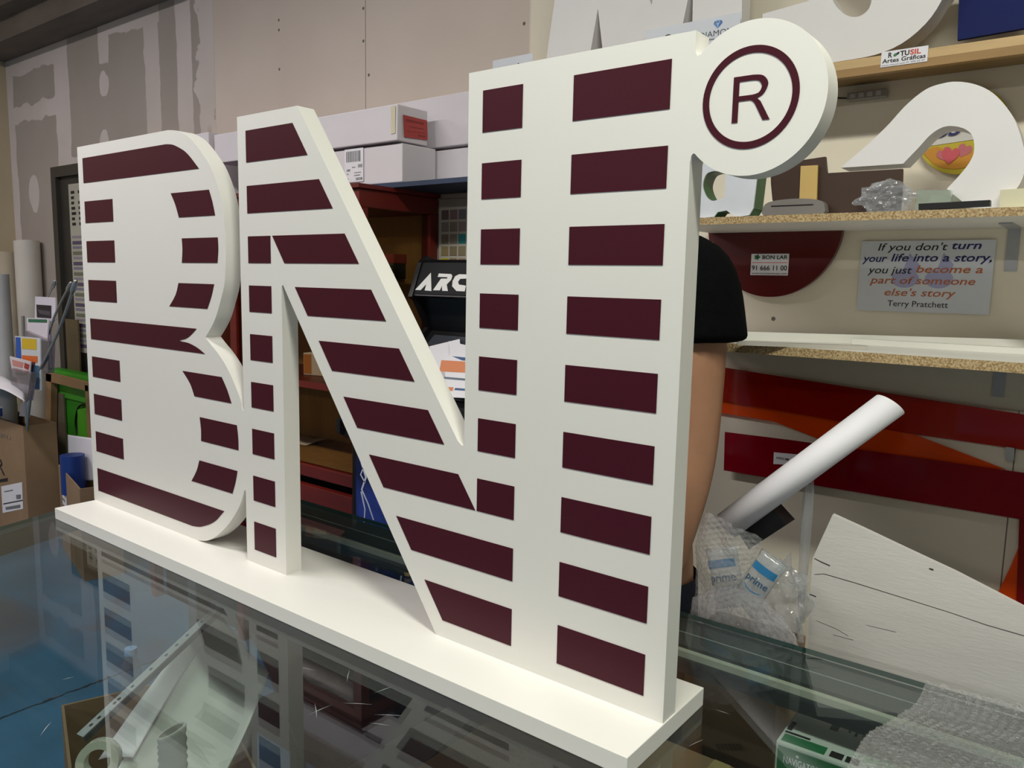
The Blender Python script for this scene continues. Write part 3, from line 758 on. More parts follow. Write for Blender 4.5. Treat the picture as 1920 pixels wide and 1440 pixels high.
# quote sheet on the wall
qs = thing('quote_sheet', 'white printed sheet with a life story quote, taped to the wall between shelves', 'poster')
qx0, qx1 = AY(1611, 520, 1.194).x, AY(1861, 520, 1.194).x
qz0, qz1 = AY(1735, 586, 1.194).z, AY(1735, 451, 1.194).z
box('sheet', qx0, qx1, 1.194, 1.1955, qz0, qz1, mat('sheet_bluish', 'd2d6e0', .35, var=.02), qs)
W_, H_ = qx1 - qx0, qz1 - qz0
def qt(s, x0, x1, zc, h, m_, bold, it=.22, dy=0, desc=True):
    # zc: baseline (fraction of the sheet height), h: cap height fraction
    me = text_mesh(s, bold, it); me2 = text_mesh('H', 0, 0)
    cap = max(v.co.y for v in me2.vertices); xs = [v.co.x for v in me.vertices]
    a0, a1 = min(xs), max(xs); sx = (x1 - x0) * W_ / (a1 - a0); sy = h * H_ / cap
    for v in me.vertices: v.co = Vector((qx0 + x0 * W_ + (v.co.x - a0) * sx, 1.1935 - dy, qz0 + zc * H_ + v.co.y * sy))
    me.name = 'lettering'; return link('lettering', me, m_, qs)
# the pale quotation marks behind the words
M_qm = mat('quote_mark_violet', 'a6a8cf', .5, var=.03)
for cx in (.365, .62):
    ccx, ccz = qx0 + cx * W_, qz0 + .47 * H_
    a = circ(ccx, ccz, .105 * W_, .13 * H_, 36, 100, 400)
    slab('quote_mark', a + [(ccx + .10 * W_, ccz + .20 * H_), (ccx + .02 * W_, ccz + .36 * H_)], 1.1937, .0003, M_qm, qs)
qt('If you don\'t', .135, .665, .865, .100, M_ink, .004); qt('turn', .695, .905, .880, .100, M_navy, .016)
qt('your', .015, .215, .705, .100, M_navy, .016); qt('life into a story,', .245, .985, .712, .105, M_navy, .016)
qt('you just', .065, .415, .540, .100, M_ink, .004); qt('become a', .445, .930, .556, .100, M_orange_ink, .014)
qt('part of someone', .09, .885, .395, .100, M_orange_ink, .010)
qt('else\'s story', .215, .755, .225, .100, M_orange_ink, .008)
qt('Terry Pratchett', .245, .705, .075, .080, M_ink, .002, 0)

# crimson half disc with the phone sticker
dk = thing('crimson_disc', 'dark crimson round plaque on the wall below the middle shelf', 'plaque')
cz_ = 1.662; zcut = z2 - .03
a = AY(1455, 557, 1.19); rr = AY(1582, 430, 1.19)
cxd = -.045; rd = cz_ - a.z
pts = [(x, z) for x, z in circ(cxd, cz_, rd * .93, rd, 96, 184, 356)]
pts = [(x, min(z, 1.655)) for x, z in pts]
slab('plaque_face', pts, 1.176, .018, mat('crimson_gloss', '561414', .25, var=.05), dk)
bl = thing('phone_sticker', 'white BON LAR sticker with phone number on the crimson plaque', 'sticker')
b0, b1, b2_, b3 = (AY(*q, 1.1755) for q in ((1408, 476), (1480, 474), (1479, 516), (1407, 515)))
bx0, bx1, bz0, bz1 = b3.x, b1.x, b3.z - .001, b0.z
box('sheet', bx0, bx1, 1.1748, 1.1758, bz0, bz1, M_paper, bl)
bw, bh = bx1 - bx0, bz1 - bz0; B3 = lambda x, z: Vector((bx0 + bw * x, 1.1748, bz0 + bh * z))
letter('BON LAR', B3(.30, .74), X_, Z_, .67 * bw, .19 * bh, mat('dark_green_ink', '1c3a2a', .6), bl, bold=.025)
letter('91 666 11 00', B3(.03, .22), X_, Z_, .94 * bw, .24 * bh, M_ink, bl, bold=.012)
letter('www.mcosserinves.com', B3(.03, .04), X_, Z_, .94 * bw, .09 * bh, M_ink, bl)
box('red_rule', bx0 + .03 * bw, bx1 - .03 * bw, 1.1745, 1.1748, bz0 + .575 * bh, bz0 + .60 * bh, mat('sticker_red', 'cf4a34', .6), bl)
for k in range(5):
    a_ = k * 72 * PI / 180
    slab('logo_leaf', circ(bx0 + bw * (.16 + .045 * math.cos(a_)), bz0 + bh * (.84 + .07 * math.sin(a_)), .04 * bw, .055 * bh, 12, rot=a_), 1.1745, .0003, mat('leaf_green', '4d7d55', .6), bl)

# trims and white profiles lying on the lowest shelf
M_prof = mat('white_profile', 'dcdad4', .45, var=.03)
for k, (P, lb) in enumerate(((((1375, 634), (1920, 650)), 'thin white strip lying on the lowest shelf, nearest the wall'), (((1382, 643), (1625, 652)), 'short grey-white strip at the left end of the lowest shelf'), (((1600, 642), (1925, 661)), 'white profile lying on the lowest shelf under the quote sheet'))):
    A = AZ(*P[0], z3 + .004); B = AZ(*P[1], z3 + .004); d_ = (B - A); n_ = Vector((-d_.y, d_.x, 0)).normalized()
    wv = (.014, .03, .03)[k]; hv = (.02, .008, .013)[k]
    if A.y > 1.16: A.y = 1.165
    if B.y > 1.16: B.y = 1.165
    bm = prism(bmesh.new(), [(A.x - n_.x * wv / 2, A.y - n_.y * wv / 2), (B.x - n_.x * wv / 2, B.y - n_.y * wv / 2), (B.x + n_.x * wv / 2, B.y + n_.y * wv / 2), (A.x + n_.x * wv / 2, A.y + n_.y * wv / 2)], (), Vector((0, 0, z3 + .0003 + k * .0)), X_, Y_, Z_, hv)
    tag(obj('profile_strip', bm, M_prof if k != 1 else mat('grey_profile', 'b5b0a8', .5)), lb, 'strip')

# ---------------- things on the middle shelf
g = thing('green_letter', 'small letter a with white face and green sides at the left of the middle shelf', 'letter')
YG = .885
apix = [(1312, 300), (1421, 322), (1418, 345), (1412, 395), (1404, 408), (1383, 411), (1374, 408), (1362, 399), (1345, 402), (1338, 411), (1312, 413)]
ahole = [(1360, 327), (1358, 372), (1349, 377), (1336, 381), (1325, 374), (1318, 358), (1318, 345), (1325, 330), (1338, 325)]
bz = z2 + .0005 - min(AY(a, b, YG).z for a, b in apix)
f2 = lambda P: [(AY(a, b, YG).x, AY(a, b, YG).z + bz) for a, b in P]
ash = f2(apix); ah = f2(ahole)
ah = sp2(ah[:2] + ah[2:], 4)
slab('letter_face', ash, YG, .005, mat('letter_white', 'd9dde8', .4), g, [ah])
slab('letter_side', ash, YG + .0055, .055, mat('letter_green', '0a5c18', .4), g, [ah])

def shp(name, label, cat, pix, y, t, mt, zbase, holes=(), smooth=None):
    P = [AY(a, b, y) for a, b in pix]; off = zbase - min(v.z for v in P)
    if abs(off) > .03: off = 0
    hs = [[(AY(a, b, y).x, AY(a, b, y).z + off) for a, b in h] for h in holes]
    o = slab(name, [(v.x, v.z + off) for v in P], y, t, mt, None, hs, smooth)
    return tag(o, label, cat)
M_brown = mat('brown_laminate', '3c281c', .45, var=.1)
zs2 = z2 + .0006
shp('brown_board', 'dark brown L-shaped board standing on the middle shelf', 'board',
    [(1446, 296), (1548, 280), (1551, 311), (1693, 302), (1692, 345), (1688, 384), (1480, 388), (1460, 382), (1449, 362), (1446, 330)], .912, .012, M_brown, zs2)
shp('yellow_strip', 'pale yellow strip standing in front of the brown board', 'board', [(1503, 286), (1535, 284), (1532, 377), (1499, 379)], .903, .006, mat('pale_yellow', 'c9a967', .5, var=.03), zs2)
# glasses case
cse = thing('glasses_case', 'grey rounded case lying on the middle shelf', 'case')
a, b_ = AY(1424, 398, .875), AY(1553, 395, .875); cx, ch = (a.x + b_.x) / 2, .034
prof = sp2([(-.072, .006), (-.066, .024), (-.045, .032), (0, .035), (.045, .032), (.066, .024), (.072, .006)], 4) + [(.068, 0.0), (-.068, 0.0)]
slab('case_body', [(cx + x, zs2 + z) for x, z in prof], .873, .026, mat('grey_case', '7b7672', .6), cse, smooth=40)
box('case_seam', cx - .05, cx + .045, .8715, .8735, zs2 + .0195, zs2 + .0212, M_black, cse)
# white ribbon-shaped letter
rib_o = [(1577, 306), (1630, 262), (1666, 228), (1700, 192), (1735, 165), (1765, 154), (1795, 150), (1830, 155), (1862, 170), (1890, 198), (1908, 228), (1921, 270), (1924, 300), (1915, 330), (1893, 358), (1875, 378), (1855, 380), (1822, 378), (1776, 343), (1800, 318), (1818, 296), (1827, 275), (1825, 250), (1812, 236), (1790, 230), (1768, 232), (1745, 246), (1722, 270), (1694, 298)]
P_ = [AY(a, b, .93) for a, b in rib_o]
ro = sp2([(v.x, v.z) for v in P_[1:17]], 4); ri = sp2([(v.x, v.z) for v in P_[18:]], 4)
rib = ([(P_[0].x, P_[0].z)] + ro + [(P_[17].x, P_[17].z)] + ri)
dzr = zs2 - min(z for x, z in rib)
tag(slab('white_loop_letter', [(x, z + dzr) for x, z in [(x_, zs2 - dzr + (z_ + dzr - zs2) * 1.045) for x_, z_ in rib]], .93, .07, M_foam, None, smooth=30), 'big white foam letter shaped like a rounded loop, on the middle shelf', 'letter')
# round fruit sign on the wall behind it
os_ = thing('round_fruit_sign', 'round yellow sign with blue lettering and pink fruit, behind the loop letter', 'sign')
c_ = AY(1806, 246, 1.185); c2 = AY(1905, 200, 1.185); RX = .096; RZ = .098
slab('sign_face', circ(c_.x, c_.z, RX, RZ, 60), 1.180, .012, mat('sign_yellow', 'b9a62a', .5, var=.08), os_)
yy = 1.1785
cl = lambda pts: pts
slab('white_field', [(c_.x + x, c_.z + z) for x, z in ((-.083, -.03), (.05, -.02), (.085, .03), (.085, .045), (.03, .035), (-.02, .035), (-.06, .02))], yy, .0012, mat('sign_pale', 'c9c6c2', .5), os_)
slab('orange_field', [(c_.x + x, c_.z + z) for x, z in sp2([(-.082, -.042), (-.05, -.032), (-.01, -.052), (.03, -.048), (.06, -.03), (.045, -.07), (0, -.086), (-.045, -.078), (-.075, -.05)], 3)], yy, .0012, mat('sign_orange', 'c08428', .5, var=.1), os_)
def heart(cx, cz, s_, m_, y_, r_=0):
    pts = sp2([(0, -1), (-.75, -.2), (-.85, .45), (-.4, .8), (0, .5), (.4, .8), (.85, .45), (.75, -.2), (0, -1)], 4)
    cs, sn = math.cos(r_), math.sin(r_)
    slab('fruit', [(cx + s_ * (x * cs - z * sn), cz + s_ * (x * sn + z * cs)) for x, z in pts], y_, .0006, m_, os_)
hc = AY(1782, 291, yy)
heart(hc.x + .028, hc.z + .009, .017, mat('fruit_pink', 'b8646c', .5), yy - .0008, -.4)
heart(hc.x - .012, hc.z + .003, .018, mat('fruit_pink', 'b8646c', .5), yy - .0016, .5)
heart(hc.x, hc.z, .021, mat('fruit_rose', 'c2505c', .5), yy - .0024, -.15)
jl = AY(1735, 273, yy - .003)
letter('JUS', AY(1724, 271, yy - .003), Vector((1, 0, .10)).normalized(), Z_, .092, .034, M_navy, os_, bold=.035, shear=.3)
slab('dark_band', [(c_.x + x, c_.z + z) for x, z in ((.055, .03), (.088, .04), (.09, .025), (.06, .014))], yy - .0006, .0006, M_navy, os_)

# crumpled clear bag on the middle shelf
def blob(name, cx, cy, cz, sx, sy, sz, amp, seed, mt, sub=4, zmin=None, fr=1.0, parent=None):
    bm = bmesh.new(); bmesh.ops.create_icosphere(bm, subdivisions=sub, radius=1)
    for v in bm.verts:
        d_ = v.co.normalized()
        n_ = noise.noise(d_ * 2.1 * fr + Vector((seed, 0, 0))) + .6 * noise.noise(d_ * 5.3 * fr + Vector((0, seed, 0))) + .35 * abs(noise.noise(d_ * 11 * fr + Vector((0, 0, seed))))
        q_ = d_ * (1 + amp * n_)
        v.co = Vector((cx + q_.x * sx, cy + q_.y * sy, cz + q_.z * sz))
        if zmin is not None and v.co.z < zmin: v.co.z = zmin + .0005 * abs(n_)
    return obj(name, bm, mt, parent)
M_bag = clear('crumpled_plastic', 'f0f1f4', .045, 1.6, .14, 'eceef2', bump=.5, bscale=70)
a = AZ(1655, 400, z2)
bg = blob('crumpled_clear_bag', AY(1655, 385, .885).x, .885, z2 + .030, .050, .022, .032, .45, 3, M_bag, zmin=z2 + .0006)
tag(bg, 'crumpled clear plastic bag hanging over the middle shelf edge', 'bag')
bm = bmesh.new()
# glass offcuts and small boxes
M_gp = clear('pale_glass', 'dfe8e2', .05, 1.45, .25, 'dfe6de')
def shpb(name, label, cat, pix, y, t, mt, **k): return shp(name, label, cat, pix, y, t, mt, zs2, **k)
shpb('clear_offcut', 'pale clear acrylic block standing under the loop letter', 'offcut', [(1718, 350), (1783, 350), (1784, 388), (1716, 388)], .900, .022, M_gp)
shpb('black_strip', 'short black strip lying at the shelf edge below the loop letter', 'strip', [(1722, 384), (1856, 377), (1856, 388), (1722, 396)], .873, .02, M_black)
shpb('cream_box', 'cream box at the right end of the middle shelf', 'box', [(1876, 351), (1930, 347), (1930, 382), (1874, 386)], .90, .06, mat('cream', 'd3cdb0', .5, var=.03))
shpb('clear_bottle', 'clear glass block behind the cream box', 'offcut', [(1905, 290), (1932, 288), (1932, 350), (1902, 352)], 1.06, .03, M_gp)
tag(box('acrylic_sheet', .36, .43, 1.035, 1.038, zs2, zs2 + .045, M_gp), 'thin clear acrylic piece beside the crumpled bag', 'offcut')
# power strip under the top shelf
ps = thing('power_strip', 'pale power strip mounted under the top shelf', 'power strip')
a, b_ = AY(1592, 184, 1.19), AY(1665, 175, 1.19)
box('housing', a.x, b_.x, 1.17, 1.198, a.z - .009, a.z + .009, mat('strip_grey', '8d8b88', .5), ps, bev=.002)
for k in range(4): box('socket', a.x + .008 + .02 * k, a.x + .02 + .02 * k, 1.1690, 1.1702, a.z - .005, a.z + .005, mat('socket_white', 'b4b2ae', .5), ps)
tubeo('cord', smooth_path([(a.x, 1.19, a.z), (a.x - .03, 1.188, a.z + .004), (a.x - .09, 1.188, a.z + .02)]), .002, M_black, ps)

# ---------------- things on the top shelf
zs1 = z1 + .0006
Mpix = [(1018, 112), (1040, 0), (1065, -130), (1160, -150), (1215, -40), (1262, -175), (1398, -200), (1396, 45), (1304, 64), (1300, 38), (1300, -40), (1284, 0), (1273, 50), (1240, 95), (1143, 112), (1129, 92), (1121, 16), (1100, 96), (1096, 110)]
P_ = [AY(a, b, 1.07) for a, b in [(1013, 135), (1040, 0), (1065, -130), (1160, -152), (1222, 10), (1250, -172), (1396, -205), (1393, 60), (1300, 78), (1300, -50), (1258, 86), (1143, 112), (1121, 16), (1093, 121)]]
pz = [max(v.z, zs1) for v in P_]
for k in (0, 7, 8, 10, 11, 13): pz[k] = zs1
tag(slab('white_giant_letter', [(v.x, z) for v, z in zip(P_, pz)], 1.07, .055, M_foam), 'giant white foam letter with pointed gaps, leftmost on the top shelf', 'letter')
so = [(1425, 60), (1430, 26), (1515, 0)]
P_ = [AY(a, b, 1.06) for a, b in ((1430, 26), (1515, 2), (1540, -20), (1558, -8), (1568, 12), (1588, 29), (1610, 31), (1630, 15), (1636, -15), (1620, -60), (1560, -100), (1700, -160), (1790, -60), (1766, 0), (1735, 45), (1690, 82), (1640, 103), (1580, 114), (1520, 122), (1460, 120), (1425, 95))]
pts = [(v.x, max(v.z, zs1)) for v in P_]
pts = pts[:3] + sp2(pts[3:9], 3) + [pts[9], pts[10]] + sp2(pts[11:], 3)
pts = [(x, max(z, zs1)) for x, z in pts]
tag(slab('white_giant_letter', pts, 1.06, .07, M_foam, smooth=30), 'giant white foam letter with a curved bowl, above the shop sticker', 'letter')
o = pslab('blue_board', [(1795, 75), (1800, -60), (1960, -90), (1960, 48), (1920, 53)], 1.10, .012, mat('deep_blue_acrylic', '0b1a58', .6, var=.1, spec=.2)); tag(o, 'deep blue panel standing at the right of the top shelf', 'board')
# name sheets standing in front of the giant letter
ds = thing('diamond_sheet', 'white sheet with a blue diamond logo in front of the giant letters', 'sheet')
Yd = 1.048
a, b_ = AY(1210, 70, Yd), AY(1389, 28, Yd); zt_ = (AY(1210, 60, Yd).z + AY(1389, 20, Yd).z) / 2
box('sheet', a.x, b_.x, Yd, Yd + .001, zs1, zt_, mat('sheet_bluish', 'd2d6e0', .35, var=.02), ds)
a, b_ = AY(1314, 72, Yd), AY(1381, 56, Yd)
letter('DIAMOND', Vector((a.x - .004, Yd, a.z - .001)), X_, Z_, (b_.x - a.x) + .012, .0145, mat('soft_ink', '3d3f46', .6), ds, bold=-.004)
a = AY(1330, 76, Yd); letter('Events', Vector((a.x, Yd, a.z)), X_, Z_, .014, .0045, M_ink, ds, bold=.02)
a = AY(1346, 46, Yd)
for k, (pt, c) in enumerate((([(-.012, .003), (-.008, .010), (-.003, .004)], '3f6fb5'), ([(-.003, .004), (-.008, .010), (0, .011)], '7fa3d6'), ([(-.003, .004), (0, .011), (.004, .004)], '4f7cc0'), ([(.004, .004), (0, .011), (.009, .010)], '89abd9'), ([(.004, .004), (.009, .010), (.013, .003)], '3463ab'), ([(-.012, .0028), (-.003, .0028), (0, -.010)], '5f8cca'), ([(-.0028, .0028), (.004, .0028), (0, -.010)], '9dbbe2'), ([(.0042, .0028), (.013, .0028), (0, -.010)], '3c6ab0'))):
    slab('diamond_facet', [(a.x + x, a.z + z) for x, z in pt], Yd - .0004, .0003, mat('facet_' + c, c, .5), ds)
a = AY(1252, 74, Yd); slab('black_emblem', circ(a.x, a.z - .004, .0165, .017, 32), Yd - .0004, .0003, M_ink, ds)
sh2 = thing('name_sheet', 'white sheet at the far left end of the top shelf', 'sheet')
a, b_ = AY(924, 115, Yd), AY(999, 100, Yd)
box('sheet', a.x, b_.x, Yd, Yd + .001, zs1, (AY(924, 114, Yd).z + AY(999, 99, Yd).z) / 2, mat('sheet_bluish', 'd2d6e0', .35, var=.02), sh2)
a = AY(972, 122, Yd); slab('black_emblem', circ(a.x, a.z, .005, .006, 20), Yd - .0004, .0003, M_ink, sh2)

# ================================================================== ACRYLIC STRIPS ON THE WALL UNDER THE SHELVES
def acr(name, label, pix, y, c, t=.004): return tag(pslab(name, pix, y, t, clear(name + c, c, .06, 1.45, .55, c, gloss=.8)), label, 'acrylic strip')
acr('acrylic_strip', 'dark red acrylic strip running along the wall just below the lowest shelf', [(1340, 686), (1375, 692), (1930, 779), (1930, 845), (1700, 812), (1340, 748)], 1.180, 'c4200e')
acr('acrylic_strip', 'orange acrylic strip slanting across the wall under the dark red one', [(1340, 688), (1400, 695), (1560, 752), (1720, 817), (1885, 880), (1640, 862), (1560, 832), (1530, 821), (1450, 790), (1340, 772)], 1.188, 'ff6414')
acr('acrylic_strip', 'crimson acrylic strip, lowest of the long ones on the wall', [(1359, 810), (1480, 825), (1660, 850), (1885, 882), (1930, 888), (1930, 976), (1357, 882)], 1.172, 'a80c26')
acr('acrylic_strip', 'small orange acrylic triangle beside the upright red strip at the right', [(1868, 1118), (1896, 1060), (1912, 1020), (1912, 1150)], 1.186, 'ff6414')
acr('acrylic_strip', 'upright dark red acrylic strip at the right end of the wall', [(1911, 974), (1990, 980), (1990, 1300), (1900, 1290)], 1.180, 'a01418')
ls = thing('price_sticker', 'tiny white sticker on the crimson strip, half behind the paper tube', 'sticker')
o = pslab('sheet', [(1451, 848), (1505, 853), (1504, 873), (1450, 870)], 1.1705, .0008, M_paper, ls)
a = AY(1455, 860, 1.1702); letter('ACRYLIC 3MM', a, X_, Z_, .035, .006, M_ink, ls, bold=.02)
tag(pslab('metal_hanger', [(1886, 838), (1902, 840), (1901, 862), (1897, 867), (1890, 866), (1886, 861)], 1.167, .003, M_metal), 'small metal hanging tab above the crimson strip', 'hanger')

# ================================================================== BEHIND THE TABLE, RIGHT
# tall white plank leaning against the shelving
wb = thing('white_plank', 'big white painted plywood sheet leaning behind the glass table', 'board')
YB = .62
P_ = [AY(a, b, YB) for a, b in [(1561, 965), (1620, 992), (1700, 1030), (1790, 1072), (1860, 1108), (1960, 1160)]]
lft = [AY(a, b, YB) for a, b in [(1516, 1200), (1518, 1120), (1524, 1046)]]
pts = [(lft[0].x, 0.0), (lft[0].x, lft[0].z), (lft[1].x, lft[1].z), (lft[2].x, lft[2].z)] + [(v.x, v.z) for v in P_] + [(1.5, P_[-1].z - .32), (1.5, 0.0)]
slab('board', pts, YB, .012, mat('white_painted_ply', 'cfcbc8', .6, var=.03, scale=4, bump=.06, bscale=30, stretch=(1.5, 1, 9)), wb)
M_crack = mat('crack_dark', '2e2a26', .8)
def crack(pix, wd, y, m_, parent, name='crack'):
    P = [AY(a, b, y - .0006) for a, b in pix]
    up = [(v.x, v.z + wd * (.5 + .5 * abs(math.sin(i * 2.3)))) for i, v in enumerate(P)]; dn = [(v.x, v.z - wd * .5) for v in P][::-1]
    return slab(name, dn[::-1] + up[::-1], y - .0007, .0006, m_, parent)
crack([(1527, 1077), (1545, 1076), (1600, 1092), (1700, 1123), (1780, 1148), (1850, 1172), (1930, 1195)], .0006, YB, M_crack, wb, 'grain_line')
crack([(1527, 1047), (1540, 1054), (1556, 1061)], .0013, YB, M_crack, wb, 'slot'); crack([(1518, 1114), (1530, 1119)], .0013, YB, M_crack, wb, 'slot')
crack([(1562, 1190), (1600, 1200)], .0004, YB, M_greyink, wb, 'grain_line'); crack([(1625, 1172), (1680, 1185)], .0004, YB, M_greyink, wb, 'grain_line')
crack([(1530, 1163), (1570, 1180), (1590, 1192)], .0004, YB, M_greyink, wb, 'grain_line')
crack([(1742, 1066), (1750, 1069)], .0022, YB, M_crack, wb, 'screw_hole')

# carton with packing waste
wc = carton('waste_carton', 'open brown carton holding bubble wrap behind the glass table', .10, .285, .445, .60, 0.0, .80, M_card, open_=True)
bm = prism(bmesh.new(), [(v.x, v.z) for v in (AY(*q, .468) for q in ((1462, 1186), (1519, 1122), (1524, 1145), (1475, 1200)))], (), Vector((0, .4685, 0)), X_, Z_, Y_, .0006)
tp = obj('packing_tape', bm, clear('tape_clear', 'c8c2c4', .1, 1.5, .5, 'b8aeb0'), None)
bpy.data.objects.remove(tp)
def bubble(name, surf, nu, nv, mt, amp=.0035, sp_=.011, parent=None, flip=1):
    """bubble-wrap sheet: surf(u,v) -> point; raised bubbles in a hexagonal grid"""
    bm = bmesh.new(); G = []
    P = [[surf(i / (nu - 1), j / (nv - 1)) for j in range(nv)] for i in range(nu)]
    dis = [[0] * nv for _ in range(nu)]
    for i in range(nu):
        for j in range(nv):
            a = i / 5.0; b_ = j / 5.0 + (.5 if int(math.floor(a + .5)) % 2 else 0)
            da = a - round(a); db = b_ - round(b_); d2 = (da * da + db * db)
            hsh = math.sin(round(a) * 12.9898 + round(b_) * 78.233) * 43758.5453; hsh -= math.floor(hsh)
            dis[i][j] = (math.sqrt(max(0, 1 - d2 / .19)) if d2 < .19 else 0) * (.35 + .75 * hsh)
    for i in range(nu):
        row = []
        for j in range(nv):
            i0, i1, j0, j1 = max(i - 1, 0), min(i + 1, nu - 1), max(j - 1, 0), min(j + 1, nv - 1)
            n_ = (P[i1][j] - P[i0][j]).cross(P[i][j1] - P[i][j0])
            n_ = n_.normalized() * flip if n_.length > 0 else Z_
            row.append(bm.verts.new(P[i][j] + n_ * (amp * dis[i][j])))
        G.append(row)
    for i in range(nu - 1):
        for j in range(nv - 1): bm.faces.new((G[i][j], G[i + 1][j], G[i + 1][j + 1], G[i][j + 1]))
    return obj(name, bm, mt, parent, True)
M_wrap = clear('bubble_wrap_plastic', 'f6f6f8', .10, 1.75, .12, 'ffffff', bump=.9, bscale=230)
def nzv(p, f_, s=0): return noise.noise(Vector(p) * f_ + Vector((s, s * .7, 0)))
# tall fold of bubble wrap standing in the carton
M_wrap2 = clear('bubble_wrap_folded', 'f2f2f4', .06, 1.75, .20, 'f8f6fa', bump=.9, bscale=230)
fA0, fA1 = AY(1284, 1150, .475), AY(1398, 1150, .475); fAt = AY(1300, 958, .475).z
def sA(u, v):
    z = fA0.z - .02 + v * (fAt - fA0.z + .02 - .035 * u * u)
    wd_ = (fA1.x - fA0.x) * (.62 + .38 * v)
    return Vector((fA0.x - .002 + .016 * v + u * wd_ + .006 * math.sin(v * 7) * (1 - u), .474 + .030 * (2 * u - 1) ** 2 + .012 * nzv((u * 3, v * 4, 1), 1.2), z))
o = bubble('bubble_wrap', sA, 56, 96, M_wrap2, .0035, flip=-1); tag(o, 'upright fold of bubble wrap standing out of the carton beside the arm', 'bubble wrap')
fB0, fB1 = AY(1296, 1150, .462), AY(1496, 1205, .462)
def sB(u, v):
    x = fB0.x + (fB1.x - fB0.x) * u; zb = .80; zt_ = .80 + .01 + (AY(1390, 1110, .462).z - .81) * max(0, math.sin(PI * min(1, .12 + u * .88))) ** .55
    th = PI * (.02 + .9 * v)
    return Vector((x + .004 * nzv((u * 5, v * 5, 0), 1), .470 - .020 * math.cos(th) + .006 * nzv((u * 4, v * 4, 3), 1), zb + (zt_ - zb) * math.sin(th) + .004 * nzv((u * 6, v * 6, 1), 1)))
o = bubble('bubble_wrap', sB, 86, 61, M_wrap2, .0035); tag(o, 'rounded bundle of bubble wrap lying low on the carton behind the glass edge', 'bubble wrap')
o = blob('clear_film', .235, .57, .86, .055, .05, .085, .4, 11, M_bag, zmin=.72); tag(o, 'crumpled clear film at the right of the air pillows', 'film')
# air pillows with blue print
def pillow(name, label, cpx, cpy, y, wd, ht, ang, tilt):
    r = thing(name, label, 'air pillow')
    bm = bmesh.new(); nu, nv = 17, 25; G = []
    for sgn in (1, -1):
        g_ = []
        for i in range(nu):
            row = []
            for j in range(nv):
                u, v = i / (nu - 1) * 2 - 1, j / (nv - 1) * 2 - 1
                h_ = .016 * ((1 - u * u) * (1 - v * v)) ** .45 + .002 * noise.noise(Vector((u * 4, v * 4, sgn + cpx)))
                row.append(bm.verts.new((u * wd / 2 * (1 - .05 * (1 - v * v)), -sgn * h_, v * ht / 2)))
            g_.append(row)
        for i in range(nu - 1):
            for j in range(nv - 1): bm.faces.new((g_[i][j], g_[i + 1][j], g_[i + 1][j + 1], g_[i][j + 1]))
    bmesh.ops.remove_doubles(bm, verts=bm.verts, dist=.0008)
    obj('pillow', bm, clear('pillow_film', 'f0f2f4', .10, 1.5, .26, 'dfe4ea', bump=.5, bscale=40), r, True)
    c_ = AY(cpx, cpy, y)
    yv = -.0155
    bm = bmesh.new()
    bl_ = mat('pillow_blue', '2f7fb4', .5, var=.08)
    def curved(x0, x1, z0, z1, nm='blue_band'):
        bm = bmesh.new(); n = 10; R0 = []
        for k in range(n + 1):
            x = x0 + (x1 - x0) * k / n; yy_ = -.0165 * max(.02, (1 - (2 * x / wd) ** 2)) ** .45 - .001
            R0.append((bm.verts.new((x, yy_, z0)), bm.verts.new((x, yy_, z1))))
        for k in range(n): bm.faces.new((R0[k][0], R0[k + 1][0], R0[k + 1][1], R0[k][1]))
        obj(nm, bm, bl_, r)
    curved(-wd * .42, wd * .42, ht * .16, ht * .30)
    me = text_mesh('prime', .012)
    xs = [v.co.x for v in me.vertices]; k_ = wd * .78 / (max(xs) - min(xs))
    for v in me.vertices:
        x = (v.co.x - min(xs)) * k_ - wd * .39; z = v.co.y * k_ - ht * .06
        v.co = Vector((x, -.0165 * max(.02, (1 - (2 * x / wd) ** 2)) ** .45 - .0015, z))
    link('lettering', me, mat('pillow_navy', '2a567c', .5), r)
    sm = []
    bm = bmesh.new(); n = 12; R0 = []
    for k in range(n + 1):
        t_ = k / n * 2 - 1; x = t_ * wd * .32; yy_ = -.0165 * (1 - (2 * x / wd) ** 2) ** .45 - .0013
        R0.append((bm.verts.new((x, yy_, -ht * .16 - .006 * (1 - t_ * t_))), bm.verts.new((x, yy_, -ht * .16 + .0016 - .0055 * (1 - t_ * t_)))))
    for k in range(n): bm.faces.new((R0[k][0], R0[k + 1][0], R0[k + 1][1], R0[k][1]))
    obj('blue_curve', bm, bl_, r)
    r.location = c_; r.rotation_euler = (tilt, ang, 0)
    return r
pillow('air_pillow', 'clear air pillow printed prime in blue, in front in the carton', 1424, 1088, .505, .058, .112, math.radians(26), -.15)
pillow('air_pillow', 'clear air pillow leaning left behind the front one, beside the bubble wrap', 1362, 1082, .520, .070, .120, math.radians(-20), -.2)
# black tube end / box in the carton
r = thing('black_carton', 'small black box poking out beneath the paper tube', 'box')
pts = [AY(a, b, .60) for a, b in ((1378, 990), (1441, 946), (1475, 984), (1404, 1030))]
bm = prism(bmesh.new(), [(v.x, v.z) for v in pts], (), Vector((0, .600, 0)), X_, Z_, Y_, .05); obj('box_body', bm, M_black, r)
# clear plastic strip, upright
o = blob('clear_strip', 0, 0, 0, .011, .008, .155, .25, 21, M_bag, fr=.7)
a = AY(1511, 1000, .64); o.location = a; tag(o, 'upright clear plastic strip behind the packing waste', 'film')

